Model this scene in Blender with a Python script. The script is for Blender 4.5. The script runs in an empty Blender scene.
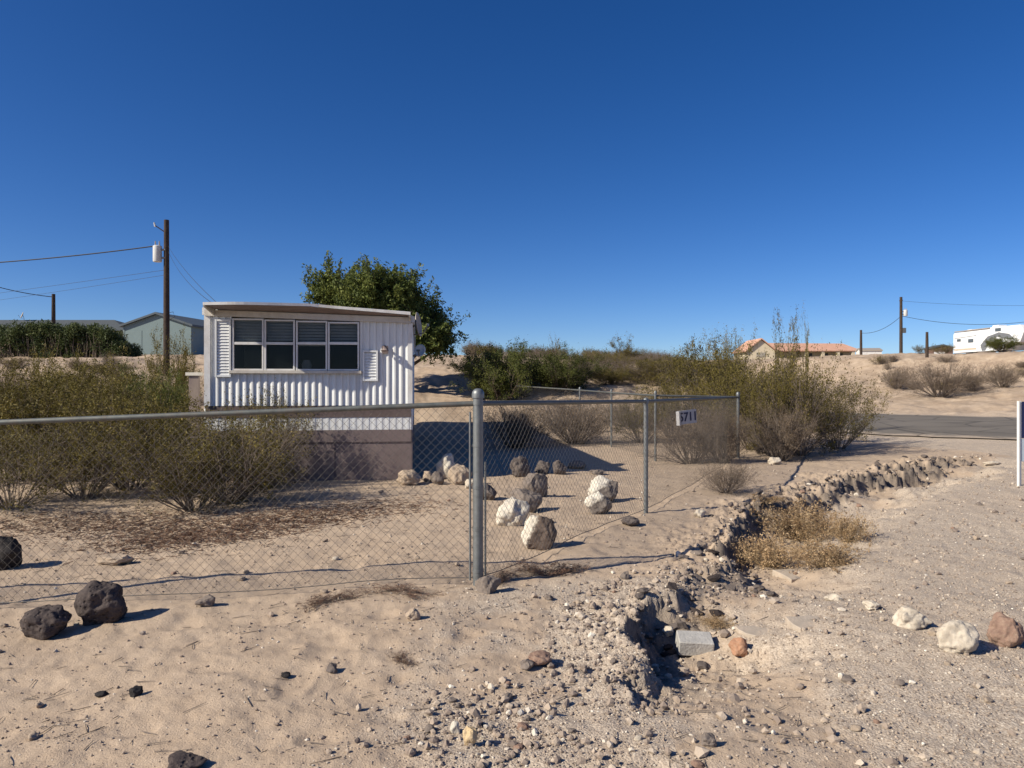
import bpy, bmesh, math, random
import numpy as np
from mathutils import Vector, Matrix, noise as mnoise

random.seed(7)
RNG = np.random.default_rng(11)
C = bpy.context.scene.collection
R = math.radians
F, CX, CY, EYE = 740.0, 512.0, 384.0, 1.65

# ------------------------------------------------------------------ noise
def _hash(ix, iy, seed):
    h = (ix.astype(np.int64) * 374761393 + iy.astype(np.int64) * 668265263 + seed * 974711) & 0x7fffffff
    h = ((h ^ (h >> 13)) * 1274126177) & 0x7fffffff
    h = h ^ (h >> 16)
    return (h & 0xffff) / 65535.0

def vnoise(x, y, seed=0):
    ix, iy = np.floor(x), np.floor(y)
    fx, fy = x - ix, y - iy
    fx = fx * fx * (3 - 2 * fx); fy = fy * fy * (3 - 2 * fy)
    a = _hash(ix, iy, seed); b = _hash(ix + 1, iy, seed)
    c = _hash(ix, iy + 1, seed); d = _hash(ix + 1, iy + 1, seed)
    return (a + (b - a) * fx) * (1 - fy) + (c + (d - c) * fx) * fy - 0.5

def fbm(x, y, seed=0, octv=4, gain=0.5):
    s, a = 0.0, 1.0
    for k in range(octv):
        s = s + a * vnoise(x * 2 ** k + 17.3 * k, y * 2 ** k - 9.1 * k, seed + k)
        a *= gain
    return s

def sstep(x, a, b):
    t = np.clip((x - a) / (b - a), 0, 1)
    return t * t * (3 - 2 * t)

# ------------------------------------------------------------------ terrain
CUT = np.array([(0.72, 3.55), (0.80, 4.24), (0.81, 4.68), (0.84, 5.22), (1.12, 5.52), (1.42, 6.0), (1.66, 6.4), (2.09, 7.4), (2.45, 8.3),
                (3.15, 9.7), (4.09, 10.8), (5.83, 13.0), (7.95, 14.7), (9.1, 15.65), (10.2, 16.4)])
CUT_D = np.array([0.0, 0.12, 0.19, 0.24, 0.14, 0.07, 0.10, 0.22, 0.26, 0.23, 0.17, 0.20, 0.20, 0.17, 0.0])

def cut_field(x, y):
    """signed distance to the eroded bank (positive on its low, right side), the depth there"""
    best = np.full(x.shape, 1e9); sgn = np.where(x > np.interp(y, CUT[:, 1], CUT[:, 0]), 1.0, -1.0); dep = np.zeros(x.shape); par = np.zeros(x.shape)
    for i in range(len(CUT) - 1):
        a, b = CUT[i], CUT[i + 1]; e = b - a; L2 = e @ e
        t = np.clip(((x - a[0]) * e[0] + (y - a[1]) * e[1]) / L2, 0, 1)
        dx, dy = x - a[0] - t * e[0], y - a[1] - t * e[1]
        d = np.hypot(dx, dy)
        m = d < best
        best = np.where(m, d, best)
        dep = np.where(m, CUT_D[i] + (CUT_D[i + 1] - CUT_D[i]) * t, dep)
        par = np.where(m, i + t, par)
    return best * sgn, dep, par

def road_t(x, y):
    return 0.74 * x + 0.67 * y
ZL = ([-500, 21, 23, 24.5, 26.5, 30, 33, 36, 60, 120, 600], [0, 0, .1, .42, .95, 1.9, 2.45, 2.78, 3.9, 4.6, 5.1])
ZR = ([-500, 14, 22, 23, 32, 36, 48, 51, 56, 75, 120, 700], [0, 0, .10, .15, .40, .55, 1.35, 1.75, 3.55, 4.4, 4.9, 5.4])

def terrain(x, y, fine=True):
    x = np.atleast_1d(np.asarray(x, float)); y = np.atleast_1d(np.asarray(y, float))
    t = road_t(x, y)
    wob = 1.6 * fbm(x / 9, y / 9, 31, 3)
    wl = 1 - sstep(x + wob * 0.7, 8, 13.5)
    z = wl * (np.interp(y + wob * 0.8, *ZL) - 0.30 * sstep(x, -1, 6) * sstep(y, 24, 34)) + (1 - wl) * np.interp(t + wob * 0.5 * sstep(t, 33, 45), *ZR)
    onroad = (1 - sstep(np.abs(t - 27.5), 4.6, 5.6)) * sstep(x, 5.5, 8)
    off = 1 - onroad
    z = z - 0.16 * sstep(-x, 0.3, 4.5) * (1 - sstep(y, 7.5, 12))
    far = sstep(y, 19, 30)
    z = z + off * (0.10 + 0.22 * far * (1 - sstep(y, 60, 120))) * fbm(x / 4.5, y / 4.5, 3, 3)
    z = z + off * 0.036 * fbm(x / 0.8, y / 0.8, 5, 3) + off * far * 0.15 * fbm(x / 1.3, y / 1.3, 15, 4, 0.65) * (1 - sstep(y, 70, 110))
    # crumbled bank and wash
    m = (x > -2) & (x < 14) & (y > 2) & (y < 20)
    if m.any():
        xs, ys = x[m], y[m]
        jk = 0.26 + 0.35 * sstep(ys, 7, 12); jx = jk * fbm(xs / 0.55, ys / 0.55, 41, 5, 0.62); jy = jk * fbm(xs / 0.55 + 50, ys / 0.55, 47, 5, 0.62)
        d, dep, par = cut_field(xs + jx, ys + jy)
        wid = np.interp(par, [0, 3, 5, 8, 10, 14], [0.9, 1.0, 1.0, 1.3, 1.5, 1.3])
        prof = sstep(d, -0.05, 0.08 + 0.045 * np.minimum(par, 5)) * (1 - sstep(d, wid * 0.45, wid * 1.25))
        lip = np.exp(-(d / 0.35) ** 2) * (d < 0) * np.minimum(dep, 0.25) * 0.25
        zz = -dep * prof * (1 + 0.9 * fbm(xs / 0.9, ys / 0.9, 83, 2)) + lip
        rough = np.exp(-(d / 0.5) ** 2) * np.minimum(1, dep * 4)
        zz = zz + rough * (0.07 + 0.05 * sstep(ys, 6, 10)) * fbm(xs / 0.12, ys / 0.12, 71, 4, 0.65)
        z[m] += zz
    if fine:
        near = off * (1 - sstep(y, 14, 26))
        z = z + near * (0.016 * fbm(x / 0.16, y / 0.16, 9, 3, 0.6) - 0.017 * sstep(vnoise(x / 0.30, y / 0.24, 12), 0.22, 0.45) * (1 - sstep(x, 0.5, 2)))
        rut = fbm(x / 1.1 + y * 0.25, y / 0.30, 55, 3, 0.6)
        z = z + near * 0.010 * rut * (1 - sstep(x, 0, 1.5))
    return z

def gz(x, y):
    return float(terrain(x, y)[0])

def ground_at(px, py):
    """the point of the ground seen at a pixel"""
    kx, kz = (px - CX) / F, (CY - py) / F
    Y = np.concatenate([np.linspace(2, 40, 3000), np.linspace(40, 120, 800)])
    z = terrain(kx * Y, Y)
    below = EYE + kz * Y < z
    i = int(np.argmax(below)) if below.any() else len(Y) - 1
    return kx * Y[i], Y[i], float(z[i])

def gravel_weight(x, y):
    """1 on the grey gravel drive, 0 on the tan sand"""
    d, dep, par = cut_field(x, y)
    w = sstep(d + 0.9 * fbm(x / 0.7, y / 0.7, 21, 3), 0.1, 1.3)
    w = w * (1 - sstep(y, 18, 40))
    spill = np.exp(-((d + 0.5) / 0.95) ** 2) * (1 - sstep(y, 5.8, 6.8)) * (y > 2)
    return np.clip(np.maximum(w, spill * sstep(fbm(x / 0.5, y / 0.5, 23, 3), -0.6, 0.1)), 0, 1)

# ------------------------------------------------------------------ object helpers
def np_mesh(name, V, faces, smooth=False):
    me = bpy.data.meshes.new(name)
    V = np.asarray(V, np.float32)
    me.vertices.add(len(V)); me.vertices.foreach_set('co', V.ravel())
    if not isinstance(faces, (list, tuple)): faces = [faces]
    faces = [np.asarray(f, np.int32) for f in faces if len(f)]
    loops = np.concatenate([f.ravel() for f in faces])
    tot = np.concatenate([np.full(len(f), f.shape[1], np.int32) for f in faces])
    me.loops.add(len(loops)); me.loops.foreach_set('vertex_index', loops)
    me.polygons.add(len(tot))
    me.polygons.foreach_set('loop_start', np.concatenate([[0], np.cumsum(tot)[:-1]]).astype(np.int32))
    me.update(calc_edges=True)
    me.polygons.foreach_set('use_smooth', np.full(len(tot), smooth))
    return me

def fattr(me, name, vals, domain='POINT'):
    a = me.attributes.new(name, 'FLOAT', domain); a.data.foreach_set('value', np.asarray(vals, np.float32))

def link(name, me, mat=None, parent=None, loc=None):
    o = bpy.data.objects.new(name, me); C.objects.link(o)
    if mat is not None and me is not None and not me.materials: me.materials.append(mat)
    if parent is not None: o.parent = parent
    if loc is not None: o.location = loc
    return o

def tag(o, label=None, cat=None, group=None, kind=None):
    if label: o['label'] = label
    if cat: o['category'] = cat
    if group: o['group'] = group
    if kind: o['kind'] = kind
    return o

def thing(name, label, cat, loc=(0, 0, 0), rz=0.0, group=None):
    o = bpy.data.objects.new(name, None); C.objects.link(o)
    o.location = loc; o.rotation_euler = (0, 0, rz); o.empty_display_size = 0.2
    return tag(o, label, cat, group)

class MB:
    def __init__(s): s.v = []; s.f = []
    def add(s, V, Fs):
        k = len(s.v); s.v += [tuple(p) for p in V]; s.f += [tuple(i + k for i in f) for f in Fs]; return s
    def box(s, x0, x1, y0, y1, z0, z1):
        return s.add([(x0, y0, z0), (x1, y0, z0), (x1, y1, z0), (x0, y1, z0), (x0, y0, z1), (x1, y0, z1), (x1, y1, z1), (x0, y1, z1)],
                     [(0, 3, 2, 1), (4, 5, 6, 7), (0, 1, 5, 4), (1, 2, 6, 5), (2, 3, 7, 6), (3, 0, 4, 7)])
    def hexa(s, lo, hi):
        return s.add(list(lo) + list(hi), [(0, 3, 2, 1), (4, 5, 6, 7), (0, 1, 5, 4), (1, 2, 6, 5), (2, 3, 7, 6), (3, 0, 4, 7)])
    def prism(s, prof, y0, y1):
        """profile in x,z pushed along y"""
        n = len(prof)
        return s.add([(x, y0, z) for x, z in prof] + [(x, y1, z) for x, z in prof],
                     [tuple(range(n)), tuple(range(2 * n - 1, n - 1, -1))] + [(i, i + n, (i + 1) % n + n, (i + 1) % n) for i in range(n)])
    def tube(s, pts, r, n=8, cap=True):
        pts = [Vector(p) for p in pts]; rr = r if isinstance(r, (list, tuple)) else [r] * len(pts)
        k = len(s.v)
        for i, p in enumerate(pts):
            d = (pts[min(i + 1, len(pts) - 1)] - pts[max(i - 1, 0)]).normalized()
            u = d.cross(Vector((0, 0, 1)) if abs(d.z) < 0.9 else Vector((1, 0, 0))).normalized(); w = d.cross(u)
            for j in range(n):
                a = 2 * math.pi * j / n
                s.v.append(tuple(p + rr[i] * (math.cos(a) * u + math.sin(a) * w)))
        for i in range(len(pts) - 1):
            for j in range(n):
                s.f.append((k + i * n + j, k + i * n + (j + 1) % n, k + (i + 1) * n + (j + 1) % n, k + (i + 1) * n + j))
        if cap:
            s.f.append(tuple(k + j for j in range(n))[::-1]); s.f.append(tuple(k + (len(pts) - 1) * n + j for j in range(n)))
        return s
    def build(s, name, mat, parent=None, smooth=False, bevel=0.0, loc=None):
        me = bpy.data.meshes.new(name); me.from_pydata(s.v, [], s.f)
        bm = bmesh.new(); bm.from_mesh(me)
        bmesh.ops.recalc_face_normals(bm, faces=bm.faces)
        if bevel: bmesh.ops.bevel(bm, geom=list(bm.edges), offset=bevel, segments=1, affect='EDGES', profile=0.5)
        bm.to_mesh(me); bm.free()
        if smooth:
            me.polygons.foreach_set('use_smooth', [True] * len(me.polygons))
            me.set_sharp_from_angle(angle=R(40))
        me.update()
        return link(name, me, mat, parent, loc)

def segs_mesh(name, P0, P1, r0, r1, n=3):
    """thousands of thin tapered prisms in one mesh"""
    P0, P1 = np.asarray(P0, float), np.asarray(P1, float)
    r0 = np.broadcast_to(r0, len(P0)); r1 = np.broadcast_to(r1, len(P0))
    d = P1 - P0; d /= np.maximum(np.linalg.norm(d, axis=1, keepdims=True), 1e-9)
    ref = np.where(np.abs(d[:, 2:3]) < 0.9, np.array([[0, 0, 1.0]]), np.array([[1.0, 0, 0]]))
    u = np.cross(d, ref); u /= np.linalg.norm(u, axis=1, keepdims=True); w = np.cross(d, u)
    rings = []
    for P, r in ((P0, r0), (P1, r1)):
        for j in range(n):
            a = 2 * math.pi * j / n
            rings.append(P + r[:, None] * (math.cos(a) * u + math.sin(a) * w))
    V = np.stack(rings, 1).reshape(-1, 3)
    base = np.arange(len(P0))[:, None] * 2 * n
    fs = [base + np.array([[j, (j + 1) % n, n + (j + 1) % n, n + j]]) for j in range(n)]
    return np_mesh(name, V, np.concatenate(fs), smooth=True)

# ------------------------------------------------------------------ materials
class Mat:
    def __init__(s, name, rough=0.8, spec=0.3, metal=0.0):
        s.m = bpy.data.materials.new(name); s.m.use_nodes = True; s.nt = s.m.node_tree
        s.b = s.nt.nodes['Principled BSDF']
        s.b.inputs['Roughness'].default_value = rough; s.b.inputs['Metallic'].default_value = metal
        s.b.inputs['Specular IOR Level'].default_value = spec
        g = s.n('ShaderNodeNewGeometry'); s.pos = g.outputs['Position']
        s.obj = s.n('ShaderNodeTexCoord').outputs['Object']
        s.rnd = s.n('ShaderNodeObjectInfo').outputs['Random']
    def n(s, t, **kw):
        nd = s.nt.nodes.new(t)
        for k, v in kw.items(): setattr(nd, k, v)
        return nd
    def put(s, sock, v):
        if isinstance(v, bpy.types.NodeSocket): s.nt.links.new(v, sock)
        elif isinstance(v, (tuple, list)) and len(v) == 3 and sock.type == 'RGBA': sock.default_value = (*v, 1)
        else: sock.default_value = v
    def noise(s, scale, det=4, rough=0.55, vec=None, dist=0.0):
        nd = s.n('ShaderNodeTexNoise'); s.put(nd.inputs['Vector'], vec or s.pos)
        nd.inputs['Scale'].default_value = scale; nd.inputs['Detail'].default_value = det
        nd.inputs['Roughness'].default_value = rough; nd.inputs['Distortion'].default_value = dist
        return nd.outputs['Fac']
    def voro(s, scale, vec=None, out='Color', feat='F1', rand=1.0):
        nd = s.n('ShaderNodeTexVoronoi', feature=feat); s.put(nd.inputs['Vector'], vec or s.pos)
        nd.inputs['Scale'].default_value = scale; nd.inputs['Randomness'].default_value = rand
        return nd.outputs[out]
    def ramp(s, fac, *stops):
        nd = s.n('ShaderNodeValToRGB'); cr = nd.color_ramp
        while len(cr.elements) < len(stops): cr.elements.new(0.5)
        for e, (p, c) in zip(cr.elements, stops):
            e.position = p; e.color = (*c, 1) if isinstance(c, tuple) else (c, c, c, 1)
        s.put(nd.inputs['Fac'], fac); return nd.outputs['Color']
    def mix(s, fac, a, b, mode='MIX'):
        nd = s.n('ShaderNodeMix', data_type='RGBA', blend_type=mode)
        s.put(nd.inputs[0], fac); s.put(nd.inputs[6], a); s.put(nd.inputs[7], b); return nd.outputs[2]
    def math(s, op, a, b=0.0, c=None):
        nd = s.n('ShaderNodeMath', operation=op); s.put(nd.inputs[0], a); s.put(nd.inputs[1], b)
        if c is not None: s.put(nd.inputs[2], c)
        return nd.outputs[0]
    def attr(s, name):
        return s.n('ShaderNodeAttribute', attribute_name=name).outputs['Fac']
    def scaled(s, vec, sc):
        nd = s.n('ShaderNodeVectorMath', operation='MULTIPLY'); s.put(nd.inputs[0], vec); nd.inputs[1].default_value = sc
        return nd.outputs[0]
    def xyz(s, vec):
        nd = s.n('ShaderNodeSeparateXYZ'); s.put(nd.inputs[0], vec); return nd.outputs
    def bump(s, h, strength=0.5, dist=0.01):
        nd = s.n('ShaderNodeBump'); s.put(nd.inputs['Height'], h); nd.inputs['Strength'].default_value = strength
        nd.inputs['Distance'].default_value = dist; s.put(s.b.inputs['Normal'], nd.outputs[0]); return s
    def color(s, c): s.put(s.b.inputs['Base Color'], c); return s
    def rough(s, c): s.put(s.b.inputs['Roughness'], c); return s

def plain(name, col, rough=0.7, var=0.15, scale=6.0, spec=0.3, metal=0.0, dirt=None, bump=0.0):
    M = Mat(name, rough, spec, metal)
    f = M.noise(scale, 6, 0.65, vec=M.obj)
    lo = tuple(c * (1 - var) for c in col); hi = tuple(min(1, c * (1 + var)) for c in col)
    c = M.ramp(f, (0.3, lo), (0.7, hi))
    if dirt:
        c = M.mix(M.ramp(M.noise(scale * 0.7, 8, 0.7, vec=M.scaled(M.obj, (1, 1, 0.35))), (0.48, 0.0), (0.72, 0.65)), c, dirt)
    M.color(c)
    if bump: M.bump(M.noise(scale * 8, 4, vec=M.obj), bump, 0.01)
    return M.m

# ground
G = Mat('desert_ground', 0.95, 0.12)
big = G.noise(0.45, 4, 0.6); mid = G.noise(4.5, 6, 0.65); fin = G.noise(55, 4, 0.7); tiny = G.noise(260, 2, 0.6)
sand = G.ramp(big, (0.3, (0.435, 0.330, 0.238)), (0.7, (0.530, 0.418, 0.312)))
sand = G.mix(0.6, sand, G.ramp(mid, (0.28, (0.39, 0.290, 0.208)), (0.72, (0.565, 0.440, 0.328))))
sand = G.mix(G.ramp(fin, (0.35, 0.0), (0.75, 0.5)), sand, (0.36, 0.26, 0.18))
sand = G.mix(G.ramp(tiny, (0.6, 0.0), (0.8, 0.7)), sand, (0.30, 0.22, 0.17))
peb = G.xyz(G.voro(85))[0]; peb2 = G.xyz(G.voro(150))[1]
grav = G.ramp(peb, (0.0, (0.24, 0.19, 0.15)), (0.25, (0.40, 0.32, 0.25)), (0.62, (0.52, 0.425, 0.335)), (0.97, (0.68, 0.585, 0.475)))
grav = G.mix(0.5, grav, G.ramp(peb2, (0.0, (0.26, 0.205, 0.16)), (0.6, (0.48, 0.39, 0.305)), (1.0, (0.64, 0.54, 0.43))))
grav = G.mix(G.ramp(big, (0.35, 0.0), (0.7, 0.45)), grav, (0.50, 0.39, 0.29))
gw = G.attr('gravel')
gmask = G.ramp(G.math('ADD', gw, G.math('MULTIPLY', G.math('SUBTRACT', mid, 0.5), 0.9)), (0.3, 0.0), (0.75, 1.0))
col = G.mix(gmask, sand, grav)
hill = G.attr('hill')
hcol = G.ramp(G.noise(1.1, 8, 0.72), (0.3, (0.26, 0.185, 0.13)), (0.5, (0.42, 0.315, 0.225)), (0.7, (0.57, 0.45, 0.335)))
col = G.mix(G.math('MULTIPLY', hill, 0.85), col, hcol)
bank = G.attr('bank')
col = G.mix(G.math('MULTIPLY', bank, G.ramp(mid, (0.30, 0.7), (0.6, 1.0))), col, G.ramp(G.noise(14, 5, 0.7), (0.3, (0.085, 0.072, 0.064)), (0.7, (0.24, 0.195, 0.16))))  # grey-brown soil layers of the bank, with bush shade painted into the dark tone
G.color(col)
hgt = G.math('ADD', G.math('MULTIPLY', fin, 0.6), G.math('MULTIPLY', G.math('MULTIPLY', G.voro(85, out='Distance'), -1.0), G.math('MULTIPLY_ADD', gmask, 0.35, 0.10)))
hgt = G.math('ADD', hgt, G.math('MULTIPLY', mid, 1.2))
hgt = G.math('ADD', hgt, G.math('MULTIPLY', G.noise(130, 3, 0.6), 0.5))
G.bump(hgt, 0.7, 0.014)

road_m = Mat('old_asphalt', 0.9, 0.2)
ac = road_m.ramp(road_m.noise(0.5, 6, 0.6), (0.3, (0.135, 0.117, 0.098)), (0.7, (0.20, 0.175, 0.146)))
ac = road_m.mix(road_m.ramp(road_m.noise(60, 3), (0.5, 0.0), (0.8, 0.5)), ac, (0.20, 0.18, 0.155))
eg = road_m.ramp(road_m.math('ADD', road_m.attr('edge'), road_m.math('MULTIPLY', road_m.math('SUBTRACT', road_m.noise(0.9, 8, 0.75), 0.5), 1.5)), (0.62, 0.0), (0.95, 0.9))
ac = road_m.mix(eg, ac, (0.44, 0.35, 0.265))
crk = road_m.voro(0.55, vec=None, out='Distance', feat='DISTANCE_TO_EDGE')
ac = road_m.mix(road_m.ramp(crk, (0.0, 0.75), (0.035, 0.0)), ac, (0.055, 0.05, 0.045))
road_m.color(ac).bump(road_m.noise(90, 3), 0.3, 0.01)

# stones: colour comes from a per-stone value
ST = Mat('loose_gravel', 0.9, 0.15)
sc = ST.ramp(ST.attr('tint'), (0.0, (0.10, 0.085, 0.08)), (0.25, (0.21, 0.165, 0.14)), (0.6, (0.36, 0.285, 0.225)), (0.85, (0.52, 0.43, 0.34)), (1.0, (0.76, 0.70, 0.60)))
ST.color(ST.mix(ST.ramp(ST.noise(70, 4, 0.7), (0.35, 0.0), (0.75, 0.5)), sc, (0.34, 0.26, 0.20)))
ST.bump(ST.noise(180, 3), 0.5, 0.004)

def rock_mat(name, lo, hi, dust=(0.42, 0.32, 0.23), dusty=0.45, pits=0.0, paint=None, scale=9.0):
    M = Mat(name, 0.92, 0.15)
    c = M.ramp(M.noise(scale, 8, 0.7, vec=M.obj), (0.3, lo), (0.7, hi))
    h = M.noise(scale * 4, 8, 0.75, vec=M.obj)
    c = M.mix(M.ramp(M.noise(scale * 5, 4, 0.7, vec=M.obj), (0.45, 0.0), (0.8, dusty)), c, dust)
    if pits:
        v = M.voro(26, vec=M.obj, out='Distance')
        pit = M.ramp(v, (0.10, 1.0), (0.34, 0.0))
        c = M.mix(M.math('MULTIPLY', pit, 0.55), c, tuple(x * 0.4 for x in lo))
        h = M.math('SUBTRACT', h, M.math('MULTIPLY', pit, pits))
    if paint:
        col, d = paint
        vm = M.n('ShaderNodeVectorMath', operation='DOT_PRODUCT'); M.put(vm.inputs[0], M.obj); vm.inputs[1].default_value = d
        e = M.math('ADD', M.math('SUBTRACT', vm.outputs['Value'], 0.035), M.math('MULTIPLY', M.math('SUBTRACT', M.noise(14, 6, 0.7, vec=M.obj), 0.5), 0.16))
        c = M.mix(M.ramp(e, (0.0, 0.0), (0.04, 1.0)), c, M.ramp(M.noise(22, 6, 0.7, vec=M.obj), (0.3, tuple(x * 0.82 for x in col)), (0.6, col)))
    M.color(c).bump(h, 0.45 + 0.3 * bool(pits), 0.015)
    return M.m
m_lava = rock_mat('dark_lava', (0.050, 0.040, 0.039), (0.105, 0.083, 0.077), (0.22, 0.17, 0.14), 0.35, pits=1.2)
m_black = rock_mat('black_lava', (0.018, 0.017, 0.018), (0.05, 0.045, 0.045), (0.15, 0.12, 0.1), 0.2, pits=1.2)
m_grey = rock_mat('grey_rock', (0.13, 0.105, 0.092), (0.235, 0.195, 0.17), dusty=0.35)
m_dgrey = rock_mat('dark_grey_rock', (0.085, 0.07, 0.065), (0.15, 0.125, 0.115), dusty=0.25)
m_tan = rock_mat('tan_rock', (0.30, 0.225, 0.165), (0.46, 0.37, 0.285))
m_pale = rock_mat('pale_rock', (0.42, 0.35, 0.27), (0.68, 0.60, 0.49), (0.36, 0.28, 0.21), 0.4)
m_rust = rock_mat('red_brown_rock', (0.17, 0.105, 0.08), (0.34, 0.22, 0.165))
m_brick = rock_mat('orange_brick', (0.32, 0.16, 0.095), (0.46, 0.26, 0.165))
m_ochre = rock_mat('ochre_rock', (0.50, 0.36, 0.20), (0.66, 0.50, 0.31))
m_white = rock_mat('white_painted_rock', (0.50, 0.445, 0.37), (0.70, 0.64, 0.54), (0.45, 0.36, 0.27), 0.35)
m_half = rock_mat('half_painted_rock', (0.085, 0.06, 0.05), (0.16, 0.12, 0.10), dusty=0.25, paint=((0.66, 0.59, 0.49), (-0.95, 0.35, 0.35)))
m_top = rock_mat('top_painted_rock', (0.12, 0.10, 0.09), (0.20, 0.17, 0.15), dusty=0.3, paint=((0.66, 0.60, 0.51), (-0.55, 0.0, 0.85)))

concrete = plain('weathered_concrete', (0.42, 0.40, 0.375), 0.9, 0.2, 9, 0.15, bump=0.6)
slab_m = plain('dusty_concrete', (0.45, 0.375, 0.30), 0.92, 0.18, 7, 0.12, bump=0.6, dirt=(0.46, 0.35, 0.26))

galv = Mat('galvanised_pipe', 0.5, 0.5, 0.55)
gc = galv.ramp(galv.noise(18, 6, 0.7, vec=galv.obj), (0.3, (0.15, 0.158, 0.16)), (0.7, (0.24, 0.25, 0.25)))
galv.color(galv.mix(galv.ramp(galv.noise(5, 8, 0.75, vec=galv.obj), (0.58, 0.0), (0.75, 0.35)), gc, (0.20, 0.15, 0.11))); galv = galv.m
wire_m = plain('dull_fence_wire', (0.15, 0.135, 0.12), 0.6, 0.25, 30, 0.4, 0.35)
rail_m = plain('weathered_fence_rail', (0.13, 0.138, 0.132), 0.6, 0.25, 14, 0.4, 0.45, dirt=(0.18, 0.14, 0.11))

def leaf_mat(name, stops, transl=0.25):
    M = Mat(name, 0.65, 0.25)
    c = M.ramp(M.attr('tint'), *stops)
    hsv = M.n('ShaderNodeHueSaturation'); M.put(hsv.inputs['Color'], c)
    M.put(hsv.inputs['Value'], M.math('MULTIPLY_ADD', M.rnd, 0.35, 0.82)); c = hsv.outputs['Color']
    M.color(c)
    tr = M.n('ShaderNodeBsdfTranslucent'); M.put(tr.inputs['Color'], c)
    mx = M.n('ShaderNodeMixShader'); mx.inputs[0].default_value = transl
    M.nt.links.new(M.b.outputs[0], mx.inputs[1]); M.nt.links.new(tr.outputs[0], mx.inputs[2])
    M.nt.links.new(mx.outputs[0], M.nt.nodes['Material Output'].inputs['Surface'])
    return M.m
l_creo = leaf_mat('creosote_leaf', ((0.0, (0.055, 0.043, 0.013)), (0.45, (0.125, 0.102, 0.022)), (0.8, (0.205, 0.162, 0.034)), (1.0, (0.33, 0.24, 0.09))))
l_green = leaf_mat('green_creosote_leaf', ((0.0, (0.045, 0.055, 0.014)), (0.5, (0.090, 0.105, 0.022)), (1.0, (0.165, 0.165, 0.038))))
l_dry = leaf_mat('dry_leaf', ((0.0, (0.10, 0.068, 0.045)), (0.5, (0.17, 0.12, 0.078)), (1.0, (0.28, 0.21, 0.14))), 0.15)
l_tree = leaf_mat('tamarisk_leaf', ((0.0, (0.035, 0.050, 0.013)), (0.5, (0.095, 0.122, 0.028)), (1.0, (0.21, 0.225, 0.055))))
l_hedge = leaf_mat('oleander_leaf', ((0.0, (0.030, 0.046, 0.015)), (0.5, (0.075, 0.100, 0.032)), (1.0, (0.17, 0.19, 0.075))))
l_straw = leaf_mat('straw', ((0.0, (0.22, 0.135, 0.07)), (0.5, (0.38, 0.25, 0.135)), (1.0, (0.55, 0.41, 0.25))), 0.15)
l_litter = leaf_mat('red_brown_litter', ((0.0, (0.085, 0.046, 0.031)), (0.5, (0.15, 0.083, 0.054)), (1.0, (0.25, 0.16, 0.105))), 0.05)
bark = plain('grey_bark', (0.17, 0.135, 0.108), 0.9, 0.3, 12, 0.1)
bark_dry = plain('bleached_twig', (0.205, 0.165, 0.135), 0.9, 0.3, 12, 0.1)
trunk_m = plain('tree_bark', (0.10, 0.075, 0.055), 0.95, 0.3, 10, 0.1, bump=0.8)

# ------------------------------------------------------------------ ground mesh
def build_ground():
    th = np.concatenate([np.linspace(-math.pi, R(-50), 60)[:-1], np.linspace(R(-50), R(50), 1150), np.linspace(R(50), math.pi, 60)[1:]])
    rr = np.concatenate([np.linspace(0.3, 2.4, 60)[:-1], 2.4 * np.exp(np.arange(0, 640) * 0.0062), np.geomspace(128, 1500, 40)[1:]])
    TH, RR = np.meshgrid(th, rr)
    X = (RR * np.sin(TH)).ravel(); Y = (RR * np.cos(TH)).ravel()
    Z = terrain(X, Y)
    n, m = len(th), len(rr)
    i = (np.arange(m - 1)[:, None] * n + np.arange(n - 1)[None, :]).ravel()
    q = np.stack([i, i + 1, i + n + 1, i + n], 1)[:, ::-1]
    V = np.stack([X, Y, Z], 1)
    V = np.vstack([V, [[0, 0, gz(0, 0)]]])
    c = len(V) - 1
    tri = np.stack([np.arange(n - 1) + 1, np.arange(n - 1), np.full(n - 1, c)], 1)
    me = np_mesh('ground', V, [q, tri], smooth=True)
    x, y = V[:, 0], V[:, 1]
    fattr(me, 'gravel', gravel_weight(x, y))
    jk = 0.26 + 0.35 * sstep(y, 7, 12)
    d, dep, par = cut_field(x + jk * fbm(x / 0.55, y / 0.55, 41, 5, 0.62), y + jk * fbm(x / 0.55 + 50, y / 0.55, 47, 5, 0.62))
    fattr(me, 'bank', np.clip(dep * 5, 0, 1) * sstep(d, -0.08, 0.0) * (1 - sstep(d, 0.16, 0.42)))  # where the exposed soil and its painted shade go on the bank face
    t = road_t(x, y)
    hl = np.maximum((1 - sstep(x, 8, 13.5)) * sstep(y, 21, 26), sstep(t, 34, 40))
    fattr(me, 'hill', np.clip(hl, 0, 1))
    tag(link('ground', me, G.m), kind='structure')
    # the road, laid over it
    s = np.linspace(-15.5, 60, 220); w = np.linspace(-4.5, 4.5, 13)
    S, W = np.meshgrid(s, w)
    W2 = W + np.where(np.abs(W) > 4.4, 0.35 * fbm(S / 1.3, W, 88, 3), 0)
    T = 27.5 + W2
    X = (0.74 * T + 0.67 * S).ravel(); Y = (0.67 * T - 0.74 * S).ravel()
    Z = terrain(X, Y) + 0.035 + 0.03 * (1 - (W.ravel() / 4.5) ** 2)
    n = len(s)
    i = (np.arange(len(w) - 1)[:, None] * n + np.arange(n - 1)[None, :]).ravel()
    rme = np_mesh('road', np.stack([X, Y, Z], 1), np.stack([i, i + 1, i + n + 1, i + n], 1), True); fattr(rme, 'edge', np.clip((np.abs(W.ravel()) - 2.6) / 1.9, 0, 1))
    tag(link('road', rme, road_m.m), kind='structure')
build_ground()

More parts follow.
